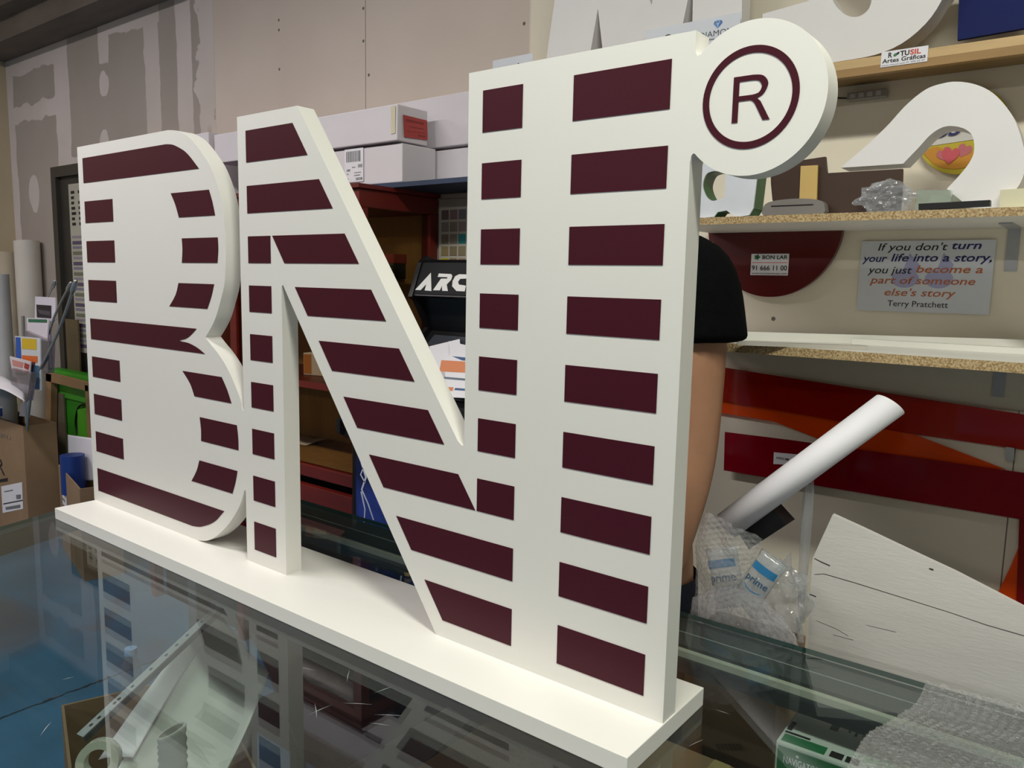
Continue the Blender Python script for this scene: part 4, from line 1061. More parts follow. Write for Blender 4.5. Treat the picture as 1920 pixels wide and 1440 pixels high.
# paper tube, lying slanted across the waste
pt = thing('paper_tube', 'white rolled paper tube slanting up out of the carton', 'tube')
A = AY(1362, 985, .575); B = AY(1668, 758, .66)
dirn = (B - A).normalized(); uu = dirn.cross(Z_).normalized(); vv = uu.cross(dirn).normalized()
SEAM = 3.6; bm = bmesh.new(); n = 60; L_ = (B - A).length; R_ = .0305; rows = []
for j in range(2):
    row = []
    for k in range(n + 1):
        th = 2 * PI * 1.12 * k / n; rr_ = R_ - .004 * k / n
        end = L_ - .0 * k
        if j == 1: end = L_ + .012 * math.cos(th - 2.2) - (.035 * max(0, 1 - abs(k - 0) / 5.0))
        c_ = A + dirn * (0 if j == 0 else end)
        row.append(bm.verts.new(c_ + uu * (rr_ * math.cos(th + SEAM)) + vv * (rr_ * math.sin(th + SEAM))))
    rows.append(row)
for k in range(n): bm.faces.new((rows[0][k], rows[0][k + 1], rows[1][k + 1], rows[1][k]))
o = obj('rolled_paper', bm, M_paper, pt, True); md = o.modifiers.new('t', 'SOLIDIFY'); md.thickness = .0012

# ================================================================== BUBBLE WRAP ON THE GLASS
def sC(u, v):
    # u across (left->right), v from near to far
    pl_ = AZ(1560 + 60 * v, 1500 - 150 * v, ZG); 
    L0 = AZ(1532, 1500, ZG); L1 = AZ(1742, 1285, ZG); L0.z = L1.z = ZG
    lo_ = L0 + (L1 - L0) * v; lo_.x += .008 * math.sin(v * 9 + 1)
    p_ = lo_ + Vector((u * .66, .02 * math.sin(u * 4) * v, 0))
    h_ = .0025 + .02 * max(0, noise.noise(Vector((u * 5, v * 4, 3.3)))) + .012 * max(0, noise.noise(Vector((u * 11, v * 9, 1)))) * min(1, u * 6)
    p_.z = ZG + h_
    return p_
o = bubble('bubble_wrap', sC, 261, 211, M_wrap, .0062, flip=1); tag(o, 'sheet of bubble wrap lying on the glass top at the right', 'bubble wrap')

# ================================================================== UNDER THE GLASS
big = carton('brown_carton', 'big closed brown carton under the right end of the glass table', -.20, .56, -.04, .36, 0.0, .62, M_card)
tq = AZ(1452, 1320, .62)
o = box('packing_tape', tq.x - .18 - .016, tq.x - .18 + .016, -.198, .198, .6205, .6212, mat('tape_tan', 'b8a070', .4)); o.parent = big
bq = AZ(1345, 1408, .62); bq2 = AZ(1395, 1408, .62); bdx = (bq2 - bq); bdx.z = 0; bln = bdx.length; bdx.normalize(); bdy = Vector((-bdx.y, bdx.x, 0))
bm = bmesh.new(); bo = Vector((bq.x - .18, bq.y - .16, .6206))
for k in range(20):
    wv = (.35 + .4 * ((k * 7) % 3) / 2) * bln / 20
    v = [bm.verts.new(bo + bdx * (bln * k / 20 + e_) + bdy * f_) for e_, f_ in ((0, 0), (wv, 0), (wv, .022), (0, .022))]; bm.faces.new(v)
obj('barcode', bm, M_ink, big)
nv_ = thing('copy_paper_box', 'white and green NAVIGATOR paper box under the glass beside the bubble wrap', 'box')
NZ = .6215; NH = .125
cA, cB = AZ(1455, 1388, NZ + NH), AZ(1513, 1306, NZ + NH)
dv = (cB - cA); dv.z = 0; dl = min(dv.length, .21); dv.normalize(); du = Vector((dv.y, -dv.x, 0))
MN = Matrix.Identity(4)
for i in range(3): MN[i][0] = du[i]; MN[i][1] = dv[i]; MN[i][2] = Z_[i]
MN.translation = Vector((cA.x, cA.y, NZ))
NWd, NDp = .30, dl
box('box_body', 0, NWd, 0, NDp, 0, NH, mat('box_white', 'dfe2dc', .5, var=.03), nv_, bev=.003)
M_nvg = mat('box_green', '1f7a4c', .5, var=.06)
box('green_panel', .004, NWd - .006, -.0008, 0, NH - .050, NH - .006, M_nvg, nv_)
letter('NAVIGATOR', Vector((.014, -.0009, NH - .033)), X_, Z_, .058, .0125, M_paper, nv_, bold=.02)
letter('Universal', Vector((.088, -.0009, NH - .031)), X_, Z_, .036, .008, M_paper, nv_)
letter('N', Vector((.045, -.0009, NH - .048)), X_, Z_, .007, .007, M_paper, nv_)
bm = bmesh.new(); bmesh.ops.create_circle(bm, cap_ends=True, segments=16, radius=.0025, matrix=Matrix.Translation((.036, -.001, NH - .015)) @ Matrix.Rotation(PI / 2, 4, 'X')); obj('logo_dot', bm, M_paper, nv_)
zt = NH + .0006
box('green_print', .006, .075, .006, .030, NH, zt, M_nvg, nv_)
box('green_print', .13, .20, .03, .075, NH, zt, mat('box_pale_green', '8db39a', .5), nv_)
for x0 in (.082, .106): box('dark_print', x0, x0 + .020, .008, .026, NH, zt, M_ink, nv_)
box('dark_print', .004, .045, .034, .040, NH, zt, M_ink, nv_); box('dark_print', .004, .012, .045, .075, NH, zt, M_ink, nv_); box('grey_print', .062, .075, .09, .15, NH, zt, M_greyink, nv_)
letter('Universal', Vector((.01, NDp - .022, NH)), X_, Y_, .075, .012, M_ink, nv_)
for k in range(6): box('grey_print', .09 + .011 * k, .094 + .011 * k, .10 - .006 * (k % 2), .15, NH, zt, M_greyink, nv_)
nv_.matrix_world = MN

# dark flat boards and bags beneath
def lying(name, label, cat, pix, z, th, mt):
    P = [AZ(a, b, z) for a, b in pix]
    bm = prism(bmesh.new(), [(v.x, v.y) for v in P], (), Vector((0, 0, z)), X_, Y_, Z_, -th)
    return tag(obj(name, bm, mt), label, cat)
# low wooden trolley that carries the boards
tr = thing('storage_bench', 'low dark bench under the table carrying offcuts', 'bench')
M_bench = mat('bench_dark', '2c2b2a', .7, var=.2)
box('bench_top', -1.02, -.26, .14, .34, .34, .36, M_bench, tr)
for x0 in (-1.0, -.31):
    for y0 in (.145, .30): box('leg', x0, x0 + .03, y0, y0 + .03, 0, .34, M_bench, tr)
bl_ = thing('black_board', 'dark charcoal sheet lying on the bench under the glass', 'board')
P = [AZ(a, b, .372) for a, b in ((470, 1180), (760, 1230), (1010, 1330), (840, 1395), (620, 1425), (560, 1400), (515, 1290))]
bm = prism(bmesh.new(), [(v.x, v.y) for v in P], (), Vector((0, 0, .361)), X_, Y_, Z_, .011); obj('sheet', bm, mat('charcoal_board', '34332f', .5, var=.15, scale=3), bl_)
gb = thing('grey_board', 'long grey board slanting under the glass in front of the charcoal sheet', 'board')
bm = prism(bmesh.new(), [(v.x, v.y) for v in (AZ(a, b, .41) for a, b in ((640, 1440), (840, 1320), (880, 1345), (720, 1500), (600, 1500)))], (), Vector((0, 0, .3725)), X_, Y_, Z_, .03); obj('sheet', bm, mat('mid_grey_board', '6d6b64', .6, var=.1), gb)
o = box('brown_board', -.21, .02, -.43, -.04, 0.0, .52, M_card); tag(o, 'closed brown carton under the glass left of the bigger one', 'box')
o = blob('black_bag', -.36, -.17, .13, .12, .12, .13, .3, 31, mat('black_bag', '0e1014', .35, bump=.3, bscale=20), zmin=.001); tag(o, 'black bin bag on the blue floor under the glass', 'bag')

# open carton with offcuts under the left of the glass
oc = carton('offcut_carton', 'open brown carton under the left end of the glass, full of offcuts', -.25, .25, -.17, .17, 0.0, .45, M_card, rot=math.radians(-20), open_=True)
oc.location = (-.925, -.125, 0)
def curl(name, label, P0, P1, P2, P3, bulge, mt, cat='paper', th=.0012, n=20):
    """bowed sheet between two edges P0-P1 and P3-P2"""
    bm = bmesh.new(); G = []
    P0, P1, P2, P3 = map(Vector, (P0, P1, P2, P3)); nn = (P1 - P0).cross(P3 - P0).normalized()
    for i in range(n + 1):
        row = []
        for j in range(n + 1):
            u, v = i / n, j / n
            p_ = (P0 * (1 - u) + P1 * u) * (1 - v) + (P3 * (1 - u) + P2 * u) * v
            row.append(bm.verts.new(p_ + nn * (bulge * math.sin(PI * u) * (.5 + .5 * v) + .3 * bulge * math.sin(PI * v))))
        G.append(row)
    for i in range(n):
        for j in range(n): bm.faces.new((G[i][j], G[i + 1][j], G[i + 1][j + 1], G[i][j + 1]))
    o = obj(name, bm, mt, None, True); md = o.modifiers.new('t', 'SOLIDIFY'); md.thickness = th
    return tag(o, label, cat)
M_sheet = mat('translucent_sheet', 'c9c9c2', .55, var=.04, scale=3)
curl('plastic_sheet', 'large bowed white sheet rising out of the open carton under the glass', AZ(195, 1475, .46), AZ(395, 1500, .46), AZ(505, 1262, .60), AZ(405, 1140, .70), -.05, M_sheet)
curl('paper_roll_sheet', 'brighter white curled sheet behind the perforated strip, under the glass', AZ(185, 1425, .47), AZ(250, 1420, .50), AZ(400, 1180, .66), AZ(375, 1170, .70), .02, mat('bright_sheet', 'dcd8dc', .6, var=.02))
# perforated metal strip
sA_, sB_ = AZ(150, 1380, .62), AZ(412, 1136, .76)
ms = thing('perforated_strip', 'grey perforated metal strip slanting under the glass', 'metal strip')
dd = (sB_ - sA_); LL = dd.length; dd.normalize(); side = dd.cross(Z_).normalized(); nrm = side.cross(dd).normalized()
if nrm.z < 0: nrm = -nrm; 
holes = []
for k, s_ in enumerate((.07, .12, .22, .25, .34, .47, .58, .66, .74, .86, .91, .96)):
    holes.append([(LL * s_ + .0042 * math.cos(a_ * PI / 5), .0035 * math.sin(a_ * PI / 5)) for a_ in range(10)])
obj('strip', prism(bmesh.new(), [(0, -.010), (LL, -.010), (LL, .010), (0, .010)], holes, sA_, dd, side, nrm, .0015), mat('strip_metal', '94969a', .45, .3), ms)
obj('folded_edge', prism(bmesh.new(), [(0, 0), (LL, 0), (LL, -.012), (0, -.012)], (), sA_ + side * .010, dd, nrm, side, .0015), mat('strip_metal_dark', '5a5b5f', .5, .3), ms)
# ribbed duct tube
rt = thing('ribbed_tube', 'grey ribbed tube with an open oval mouth under the glass', 'tube')
tpc = AZ(322, 1368, .60); ax_ = Vector((.02, -.01, -1)).normalized()
bm = bmesh.new(); n = 28; rings = []
us = (RT * .9 + UP * .0).normalized(); us = Vector((.75, -.66, 0)); vs_ = Vector((.66, .75, 0))
prof_ = [(0, .0265, .018), (.004, .028, .0195), (.012, .0275, .019)] + [(.02 + .008 * k, .0255 + (.0028 if k % 2 else 0), .0185 + (.002 if k % 2 else 0)) for k in range(26)]
for (d_, ra, rb) in prof_:
    c_ = tpc + ax_ * d_; rings.append([bm.verts.new(c_ + vs_ * (ra * math.cos(2 * PI * j / n)) + us * (rb * math.sin(2 * PI * j / n)) + Vector((0, 0, .012 * math.cos(2 * PI * j / n) * max(0, 1 - d_ * 20)))) for j in range(n)])
for i in range(len(rings) - 1):
    for j in range(n): bm.faces.new((rings[i][j], rings[i][(j + 1) % n], rings[i + 1][(j + 1) % n], rings[i + 1][j]))
o = obj('tube_wall', bm, mat('duct_grey', 'b9b9ae', .6, var=.05), rt, True); md = o.modifiers.new('t', 'SOLIDIFY'); md.thickness = .003; md.offset = -1
# tape roll
tr_ = thing('tape_roll', 'cream tape roll with blue printing inside the open carton', 'tape')
tc_ = AZ(186, 1425, .60)
bm = bmesh.new(); n = 48; RA, RB, WD = .036, .022, .020; R0 = []
Mx = Matrix.Translation(tc_) @ Matrix.Rotation(math.radians(55), 4, 'Z') @ Matrix.Rotation(math.radians(70), 4, 'X')
for k in range(n):
    a_ = 2 * PI * k / n; R0.append([bm.verts.new(Mx @ Vector((r_ * math.cos(a_), r_ * math.sin(a_), z_))) for r_, z_ in ((RA, -WD), (RA, WD), (RB, WD), (RB, -WD))])
for k in range(n):
    for j in range(4): bm.faces.new((R0[k][j], R0[(k + 1) % n][j], R0[(k + 1) % n][(j + 1) % 4], R0[k][(j + 1) % 4]))
shade_angle(obj('roll', bm, mat('tape_cream', 'd9d3c0', .4), tr_), 40)
for k in range(9):
    a_ = 2 * PI * k / 9 + .2; bm = bmesh.new()
    q_ = [(-.010, -.006), (0, -.012), (.012, -.003), (.002, .010)]
    bm.faces.new([bm.verts.new(Mx @ Vector(((RA + .0006) * math.cos(a_ + x / RA), (RA + .0006) * math.sin(a_ + x / RA), y))) for x, y in q_]); obj('blue_logo', bm, mat('tape_blue', '3a6aa5', .5), tr_)
# bottle with a blue cap standing on the floor
bt = thing('plastic_bottle', 'clear plastic bottle with a light blue cap under the glass', 'bottle')
bc = AZ(245, 1216, .24)
bm = bmesh.new(); prf = [(.0, .0), (.032, .0), (.034, .02), (.033, .10), (.034, .15), (.028, .19), (.014, .215), (.013, .225)]
rings = [[bm.verts.new((r_ * math.cos(2 * PI * j / 24), r_ * math.sin(2 * PI * j / 24), z_)) for j in range(24)] for r_, z_ in prf[1:]]
for i in range(len(rings) - 1):
    for j in range(24): bm.faces.new((rings[i][j], rings[i][(j + 1) % 24], rings[i + 1][(j + 1) % 24], rings[i + 1][j]))
bm.faces.new(rings[0][::-1])
obj('bottle_body', bm, clear('bottle_clear', 'dfe6ea', .05, 1.45, .12, 'ccd6e0'), bt, True)
bm = bmesh.new(); bmesh.ops.create_cone(bm, cap_ends=True, segments=28, radius1=.020, radius2=.0195, depth=.022, matrix=Matrix.Translation((0, 0, .231))); shade_angle(obj('cap', bm, mat('cap_blue', '7fb2e2', .4), bt), 40)
bt.location = (bc.x, bc.y, 0)

# ================================================================== LEFT SIDE
# chart pinned on the dark door
ch = thing('door_chart', 'tall grey chart with rows of dark bars on the dark door', 'chart')
cx0 = AY(128, 350, 1.16).x; 
box('sheet', cx0, cx0 + .70, 1.160, 1.1645, 1.02, 1.995, mat('chart_sheet', 'aaa79a', .6, var=.05), ch)
rnd = random.Random(3)
for k in range(7):
    z = 1.955 - .030 * k
    for c_ in range(4):
        if rnd.random() < .25 and c_: continue
        wv = (.05, .045, .06, .05)[c_] * (.6 + .5 * rnd.random())
        box('chart_mark', cx0 + .03 + .09 * c_, cx0 + .03 + .09 * c_ + wv, 1.1585, 1.160, z - .016, z, M_ink, ch)
for k in range(22):
    z = 1.70 - .030 * k; c = ('8a8492', '554a63', '77758a', '6d7060', '4d4658')[(k // 4 + k) % 5]
    box('chart_bar', cx0 + .02, cx0 + .66, 1.1585, 1.160, z - .014 - .006 * (k % 2), z, mat('bar_' + c, c, .6), ch)

# rolls of paper standing against the corner
def roll(label, cx, cy, r_, z0, z1, lean_, mt=M_paper, hollow=True, top=0):
    bm = bmesh.new(); n = 28; rings = []
    for (rr_, zz) in ((r_, 0), (r_, z1 - z0), (r_ - .006, z1 - z0), (r_ - .006, z1 - z0 - .12)):
        rings.append([bm.verts.new((rr_ * math.cos(2 * PI * j / n), rr_ * math.sin(2 * PI * j / n), zz + (top * math.cos(2 * PI * j / n) if zz > 0 else 0))) for j in range(n)])
    for i in range(3):
        for j in range(n): bm.faces.new((rings[i][j], rings[i][(j + 1) % n], rings[i + 1][(j + 1) % n], rings[i + 1][j]))
    bm.faces.new(rings[0][::-1]); bm.faces.new(rings[3])
    bmesh.ops.transform(bm, matrix=Matrix.Translation((cx, cy, z0)) @ Matrix.Rotation(lean_[0], 4, 'X') @ Matrix.Rotation(lean_[1], 4, 'Y'), verts=bm.verts)
    return tag(shade_angle(obj('paper_roll', bm, mt), 40), label, 'roll', )
M_roll = mat('roll_paper', 'c9c4bc', .6, var=.05, scale=2)
a = AY(50, 452, 1.12); roll('tall white paper roll standing second from the left corner', a.x, 1.12, .072, 0.0, a.z, (0, 0), M_roll, top=.006)
a = AY(8, 472, 1.10); roll('thick cream paper roll in the left corner, taller of the two at the frame edge', -5.0, 1.10, .075, 0.0, a.z, (0, 0), mat('roll_cream', 'b5a994', .6, var=.05))
a = AY(2, 514, .84); roll('grey-white paper roll nearest the left frame edge', a.x - .015, .84, .045, .008, a.z, (0, 0), mat('roll_grey', 'a9a9ab', .6, var=.05))

# brochure rack
YR = .70
rk = thing('brochure_rack', 'wire brochure rack with slanting silver rods at the left', 'rack')
def rod(pix, r_=.006, knob=True, y=YR):
    P = [AY(a, b, yy_) for (a, b), yy_ in zip(pix, [y + .02 * i for i in range(len(pix))])]
    tubeo('rod', smooth_path(P, 5), r_, M_metal, rk)
    if knob:
        bm = bmesh.new(); d_ = (P[0] - P[1]).normalized()
        tube(bm, [P[0] - d_ * .05, P[0] - d_ * .025, P[0] + d_ * .03, P[0] + d_ * .045], [r_, r_ * 1.9, r_ * 1.7, r_ * .6]); obj('rod_tip', bm, M_metal, rk, True)
rod([(139, 537), (110, 620), (72, 700), (55, 760), (48, 850)], .0065)
rod([(130, 537), (115, 565), (98, 605), (85, 660)], .0055, y=YR + .03)
rod([(101, 533), (90, 555), (70, 600)], .0055, y=YR + .06)
bp_ = AY(48, 850, YR + .08)
tubeo('upright', [(bp_.x, bp_.y, 0.02), (bp_.x + .02, bp_.y + .02, 1.25)], .009, M_metal, rk)
bm = bmesh.new(); bmesh.ops.create_cone(bm, cap_ends=True, segments=24, radius1=.09, radius2=.08, depth=.02, matrix=Matrix.Translation((bp_.x, bp_.y, .01))); obj('base_plate', bm, M_metal, rk)
M_pock = clear('pocket_plastic', 'c4c0c6', .1, 1.5, .2, 'b9b6c0')
for k, (P, yy_) in enumerate(((((16, 690), (58, 700), (50, 752), (24, 735)), YR - .02), (((46, 620), (92, 640), (90, 700), (40, 690)), YR + .04))):
    pslab('pocket', P, yy_, .03, M_pock, rk)
def bro(label, pix, y, base, prints, name='brochure', cat='brochure'):
    r = thing(name, label, cat)
    pslab('cover', pix, y, .006, mat('cover_' + base, base, .5), r)
    for k, (P, c) in enumerate(prints): pslab('print', P, y - .0012 - .0002 * k, .0008, mat('pr_' + c, c, .5), r)
    return r
bro('white leaflet with a dark photo, topmost in the wire rack', [(66, 556), (104, 558), (104, 604), (65, 600)], YR + .075, 'd5d0dc', [([(68, 571), (96, 573), (96, 597), (69, 595)], '1e1a24'), ([(70, 580), (94, 584), (94, 592), (74, 588)], '4a4852')])
bro('white leaflet with a green header in the wire rack', [(50, 596), (91, 598), (88, 640), (52, 634)], YR + .06, 'ddd6e0', [([(53, 598), (88, 599), (88, 605), (53, 604)], '2a6a50')])
bro('purple folder in the wire rack, right of the leaflets', [(76, 628), (93, 622), (97, 694), (77, 690)], YR + .07, '4a4470', [([(90, 628), (94, 626), (98, 690), (93, 690)], '8f8ca0')])
bro('yellow, blue and orange brochure in the wire rack', [(28, 630), (75, 634), (76, 732), (34, 728)], YR + .035, 'cfd2d8', [([(29, 632), (38, 633), (40, 674), (30, 672)], '2456b0'), ([(41, 634), (68, 636), (68, 656), (41, 654)], 'd8b429'), ([(41, 666), (70, 668), (70, 680), (42, 676)], 'd86a2a'), ([(58, 684), (73, 686), (74, 730), (60, 728)], '3d6a8a'), ([(46, 676), (66, 680), (60, 700), (48, 696)], '5a3a4a')])
bro('white and pink leaflet, lowest in the wire rack', [(18, 668), (57, 678), (54, 716), (24, 706)], YR + .012, 'd8d2d8', [([(22, 674), (44, 680), (42, 690), (24, 686)], 'c98a86'), ([(46, 680), (55, 684), (53, 694), (45, 690)], 'a83a34'), ([(28, 698), (52, 700), (50, 704), (30, 703)], '3a3a44')])
r_ = thing('leaflet', 'white leaflet low on the rack beside the big carton', 'brochure'); pslab('cover', [(38, 756), (58, 752), (55, 782), (36, 780)], YR + .09, .004, mat('cover_c0b8c0', 'c0b8c0', .6), r_)

# curled white sheet, blue spool on the big carton
a, b_ = AY(-12, 740, .62), AY(46, 752, .62)
curl('curled_sheet', 'curled white sheet above the big carton at the left edge', AY(-60, 735, .60), AY(46, 752, .60), AY(46, 742, .80), AY(-50, 728, .80), .09, M_paper, 'sheet')
bc_ = carton('big_brown_carton', 'big tall brown carton with a shipping label at the left edge', -4.50, AY(43, 800, .75).x, .75, .92, 0.0, AY(45, 800, .75).z, M_card, open_=True, flaps=())
def onf(pix, name, mt, y, parent): return pslab(name, pix, y, .0008, mt, parent)
lab = thing
for (P, m_, nm) in ((((2, 912), (41, 904), (43, 954), (5, 962)), M_paper, 'shipping_label'),):
    o = pslab(nm, P, .7488, .0008, m_); o.parent = bc_; o.matrix_parent_inverse = Matrix.Translation(bc_.location).inverted()
for (P, m_) in ((((6, 944), (42, 937), (42, 939), (6, 946)), M_ink), (((10, 951), (38, 946), (38, 952), (11, 956)), M_greyink), (((8, 921), (24, 918), (24, 920), (8, 923)), M_greyink), (((30, 928), (39, 927), (39, 935), (31, 936)), M_greyink), (((-6, 900), (14, 896), (14, 902), (-6, 905)), M_ink)):
    o = pslab('label_print', P, .7478, .0006, m_); o.parent = bc_; o.matrix_parent_inverse = Matrix.Translation(bc_.location).inverted()
a = AY(-2, 818, .748); b_ = AY(19, 814, .748)
o = letter('TY QTY.1', Vector((a.x - .10, .7485, a.z - .003)), X_, Z_, b_.x - a.x + .10, .025, M_greyink, bc_); o.matrix_parent_inverse = Matrix.Translation(bc_.location).inverted()
a = AY(0, 888, .748); o = letter('R', Vector((a.x - .05, .7485, a.z)), X_, Z_, .12, .09, M_ink, bc_, bold=-.01); o.matrix_parent_inverse = Matrix.Translation(bc_.location).inverted()
sp_ = thing('blue_spool', 'blue and white spool lying on top of the big carton', 'spool')
a = AY(4, 782, .93)
bm = bmesh.new(); bmesh.ops.create_cone(bm, cap_ends=True, segments=32, radius1=.07, radius2=.07, depth=.045); shade_angle(obj('spool_body', bm, M_blue, sp_), 40)
bm = bmesh.new(); bmesh.ops.create_cone(bm, cap_ends=True, segments=32, radius1=.073, radius2=.073, depth=.010, matrix=Matrix.Translation((0, 0, .0275))); shade_angle(obj('spool_flange', bm, M_paper, sp_), 40)
sp_.location = (AY(8, 782, .83).x, .83, AY(45, 800, .75).z + .0235)

# small open carton with papers and a blue roll
zc = AY(125, 888, .78).z
mc = carton('small_brown_carton', 'open brown carton with papers, beside the left end of the glass', -.30, .30, -.09, .09, 0.0, zc, M_card, open_=True)
mc.location = (-3.42, .85, 0); mc.rotation_euler = (0, 0, math.radians(-14))
box('shipping_label', -.21, -.09, -.0915, -.0905, zc - .24, zc - .07, M_paper, mc)
for k in range(4): box('label_print', -.22, -.13 + .02 * (k % 2), -.0922, -.0916, zc - .10 - .035 * k, zc - .088 - .035 * k, M_greyink, mc)
a = AY(136, 868, .83)
br = tag(tubeo('blue_roll', [(a.x, .83, zc - .12), (a.x, .83, AY(136, 853, .83).z)], .058, M_blue, n=28), 'blue roll standing in the small open carton', 'roll')
curl('white_papers', 'bent white papers standing in the small open carton', AY(130, 902, .905), AY(178, 902, .905), AY(178, 822, .905), AY(127, 815, .905), .002, M_paper, 'paper')

# timber frame with green crates behind
fr_ = thing('timber_frame', 'bare timber frame standing in front of the green crates', 'frame')
M_tim = mat('timber', '9c7c58', .65, var=.12, scale=4, stretch=(6, 6, .7))
def fpix(P, name='rail', y=1.02, t=.035): return pslab(name, P, y, t, M_tim, fr_)
P0 = AY(95, 940, 1.02)
fpix([(86, 700), (96, 702), (93, 985), (84, 985)], 'post'); fpix([(159, 722), (168, 724), (176, 900), (168, 900)], 'post')
fpix([(86, 699), (165, 719), (165, 734), (86, 714)])
for k in (0, 1): o = None
bm = bmesh.new(); a, b_ = AY(89, 985, 1.02), AY(172, 900, 1.02)
add_box(bm, a.x - .03, a.x + .04, 1.02, 1.055, 0, a.z); obj('foot', bm, M_tim, fr_)
bm = bmesh.new(); add_box(bm, b_.x - .03, b_.x + .04, 1.02, 1.055, 0, b_.z); obj('foot', bm, M_tim, fr_)
for (P, y, lb, c) in ((((97, 688), (190, 692), (190, 870), (99, 870)), 1.075, 'tall green plastic crate behind the timber frame', '2f8f1f'),):
    r = thing('green_crate', lb, 'crate'); a = AY(95, 690, y); b_ = AY(200, 700, y)
    box('crate_body', a.x, b_.x, y, y + .05, 0.0, a.z, mat('crate_green', '2f8a1c', .4, var=.12, scale=3), r)
    box('crate_lid', a.x - .01, b_.x + .01, y - .008, y + .052, a.z - .16, a.z - .006, mat('crate_green_light', '45a52c', .4, var=.1), r)
    tubeo('black_cord', smooth_path([AY(165, 757, y - .01), AY(148, 763, y - .012), (AY(142, 790, y - .01)), AY(145, 815, y - .01)]), .006, M_black, r)
o = pslab('green_bin', [(145, 768), (172, 762), (176, 830), (146, 826)], 1.057, .015, mat('bin_green', '5cb52c', .4, var=.08)); tag(o, 'bright green panel between the timber frame and the tall crate', 'crate')
o.data.materials[0] = mat('bin_green', '5cb52c', .4)
a, b_ = AY(112, 598, 1.10), AY(140, 690, 1.10)
r = thing('wood_board', 'brown wooden panel leaning by the dark door, above the green crate', 'board')
box('board', a.x, b_.x, 1.129, 1.138, 0, a.z, mat('brown_ply', '5d5038', .7, var=.15, scale=3), r)
o = box('olive_board', AY(62, 800, .95).x, AY(84, 800, .95).x, 1.060, 1.070, 0.0, AY(70, 740, .95).z, mat('olive_ply', '6a6150', .7, var=.2, scale=4)); tag(o, 'dirty olive board standing between the two cartons', 'board')

# ================================================================== THE MAN BEHIND THE SIGN
man = thing('person', 'person in a black t-shirt standing behind the sign, one bare arm visible', 'person')
PX, PY = -.125, .565
sh = AY(1290, 470, PY - .01)
el = AY(1303, 830, .545); wr = AY(1258, 1050, .50); 
SZ = 1.565
hand = Vector((wr.x - .018, .43, .905))
V = []; E = []; R = []
def vtx(p, r, par=None):
    V.append(p); R.append(r)
    if par is not None: E.append((par, len(V) - 1))
    return len(V) - 1
pel = vtx((PX, PY + .01, .98), (.135, .100))
ab = vtx((PX, PY + .005, 1.13), (.130, .098), pel); chs = vtx((PX, PY + .01, 1.33), (.155, .11), ab); uch = vtx((PX, PY + .01, 1.47), (.13, .095), chs)
nk = vtx((PX, PY, 1.575), (.062, .062), uch); nk2 = vtx((PX, PY - .012, 1.64), (.055, .058), nk)
sl = []
for s_, shoulder, elbow, wrist in ((1, Vector((.035, PY, 1.545)), Vector((el.x, .545, el.z)), Vector((wr.x, .50, wr.z))),
                                   (-1, Vector((-.255, PY, 1.515)), Vector((-.29, .56, 1.22)), Vector((-.28, .50, 1.0)))):
    cl_ = vtx((PX + s_ * .070, PY + .005, 1.555), .062, uch)
    a = vtx(shoulder, .062, cl_); m1 = vtx(shoulder.lerp(elbow, .5), .062, a); b_ = vtx(elbow, .052, m1); m2 = vtx(elbow.lerp(wrist, .35), .054, b_); c_ = vtx(wrist, .034, m2)
    pm = Vector((wrist.x - s_ * .012, .455, wrist.z - .055 if s_ > 0 else .93)); 
    d_ = vtx(pm, (.036, .018), c_)
    sl.append((shoulder, elbow, wrist, pm, s_))
for s_ in (1, -1):
    hp = vtx((PX + s_ * .09, PY + .01, .92), .095, pel); kn = vtx((PX + s_ * .11, PY, .50), .06, hp); cf = vtx((PX + s_ * .112, PY + .02, .34), .058, kn); an = vtx((PX + s_ * .115, PY + .03, .09), .038, cf); to = vtx((PX + s_ * .13, PY - .10, .035), .032, an)
skin('body', V, E, R, M_skin, man, 2)
# fingers
for (shd, elb, wri, pm, s_) in sl:
    d0 = (pm - wri).normalized(); lat = X_
    for k in range(4):
        off = -.025 + .0165 * k; ln = (.062, .072, .068, .054)[k if s_ > 0 else 3 - k]
        b0 = pm + lat * off + d0 * .012; b1 = b0 + (d0 + Vector((0, -.5, -.1))).normalized() * ln * .5; b2 = b1 + Vector((0, -.75, -.55)).normalized() * ln * .3; b3 = b2 + Vector((0, -.5, -.9)).normalized() * ln * .2
        for q in (b1, b2, b3): q.z = max(q.z, ZG + .009)
        skin('finger', [b0, b1, b2, b3], [(0, 1), (1, 2), (2, 3)], [.0095, .009, .0082, .007], M_skin, man, 1)
    t0 = pm - lat * .028 * s_ - d0 * .02; t1 = t0 + Vector((-.022 * s_, -.03, -.012)); t2 = t1 + Vector((-.006 * s_, -.026, -.012))
    for q in (t1, t2): q.z = max(q.z, ZG + .010)
    skin('thumb', [t0, t1, t2], [(0, 1), (1, 2)], [.012, .0105, .0085], M_skin, man, 1)
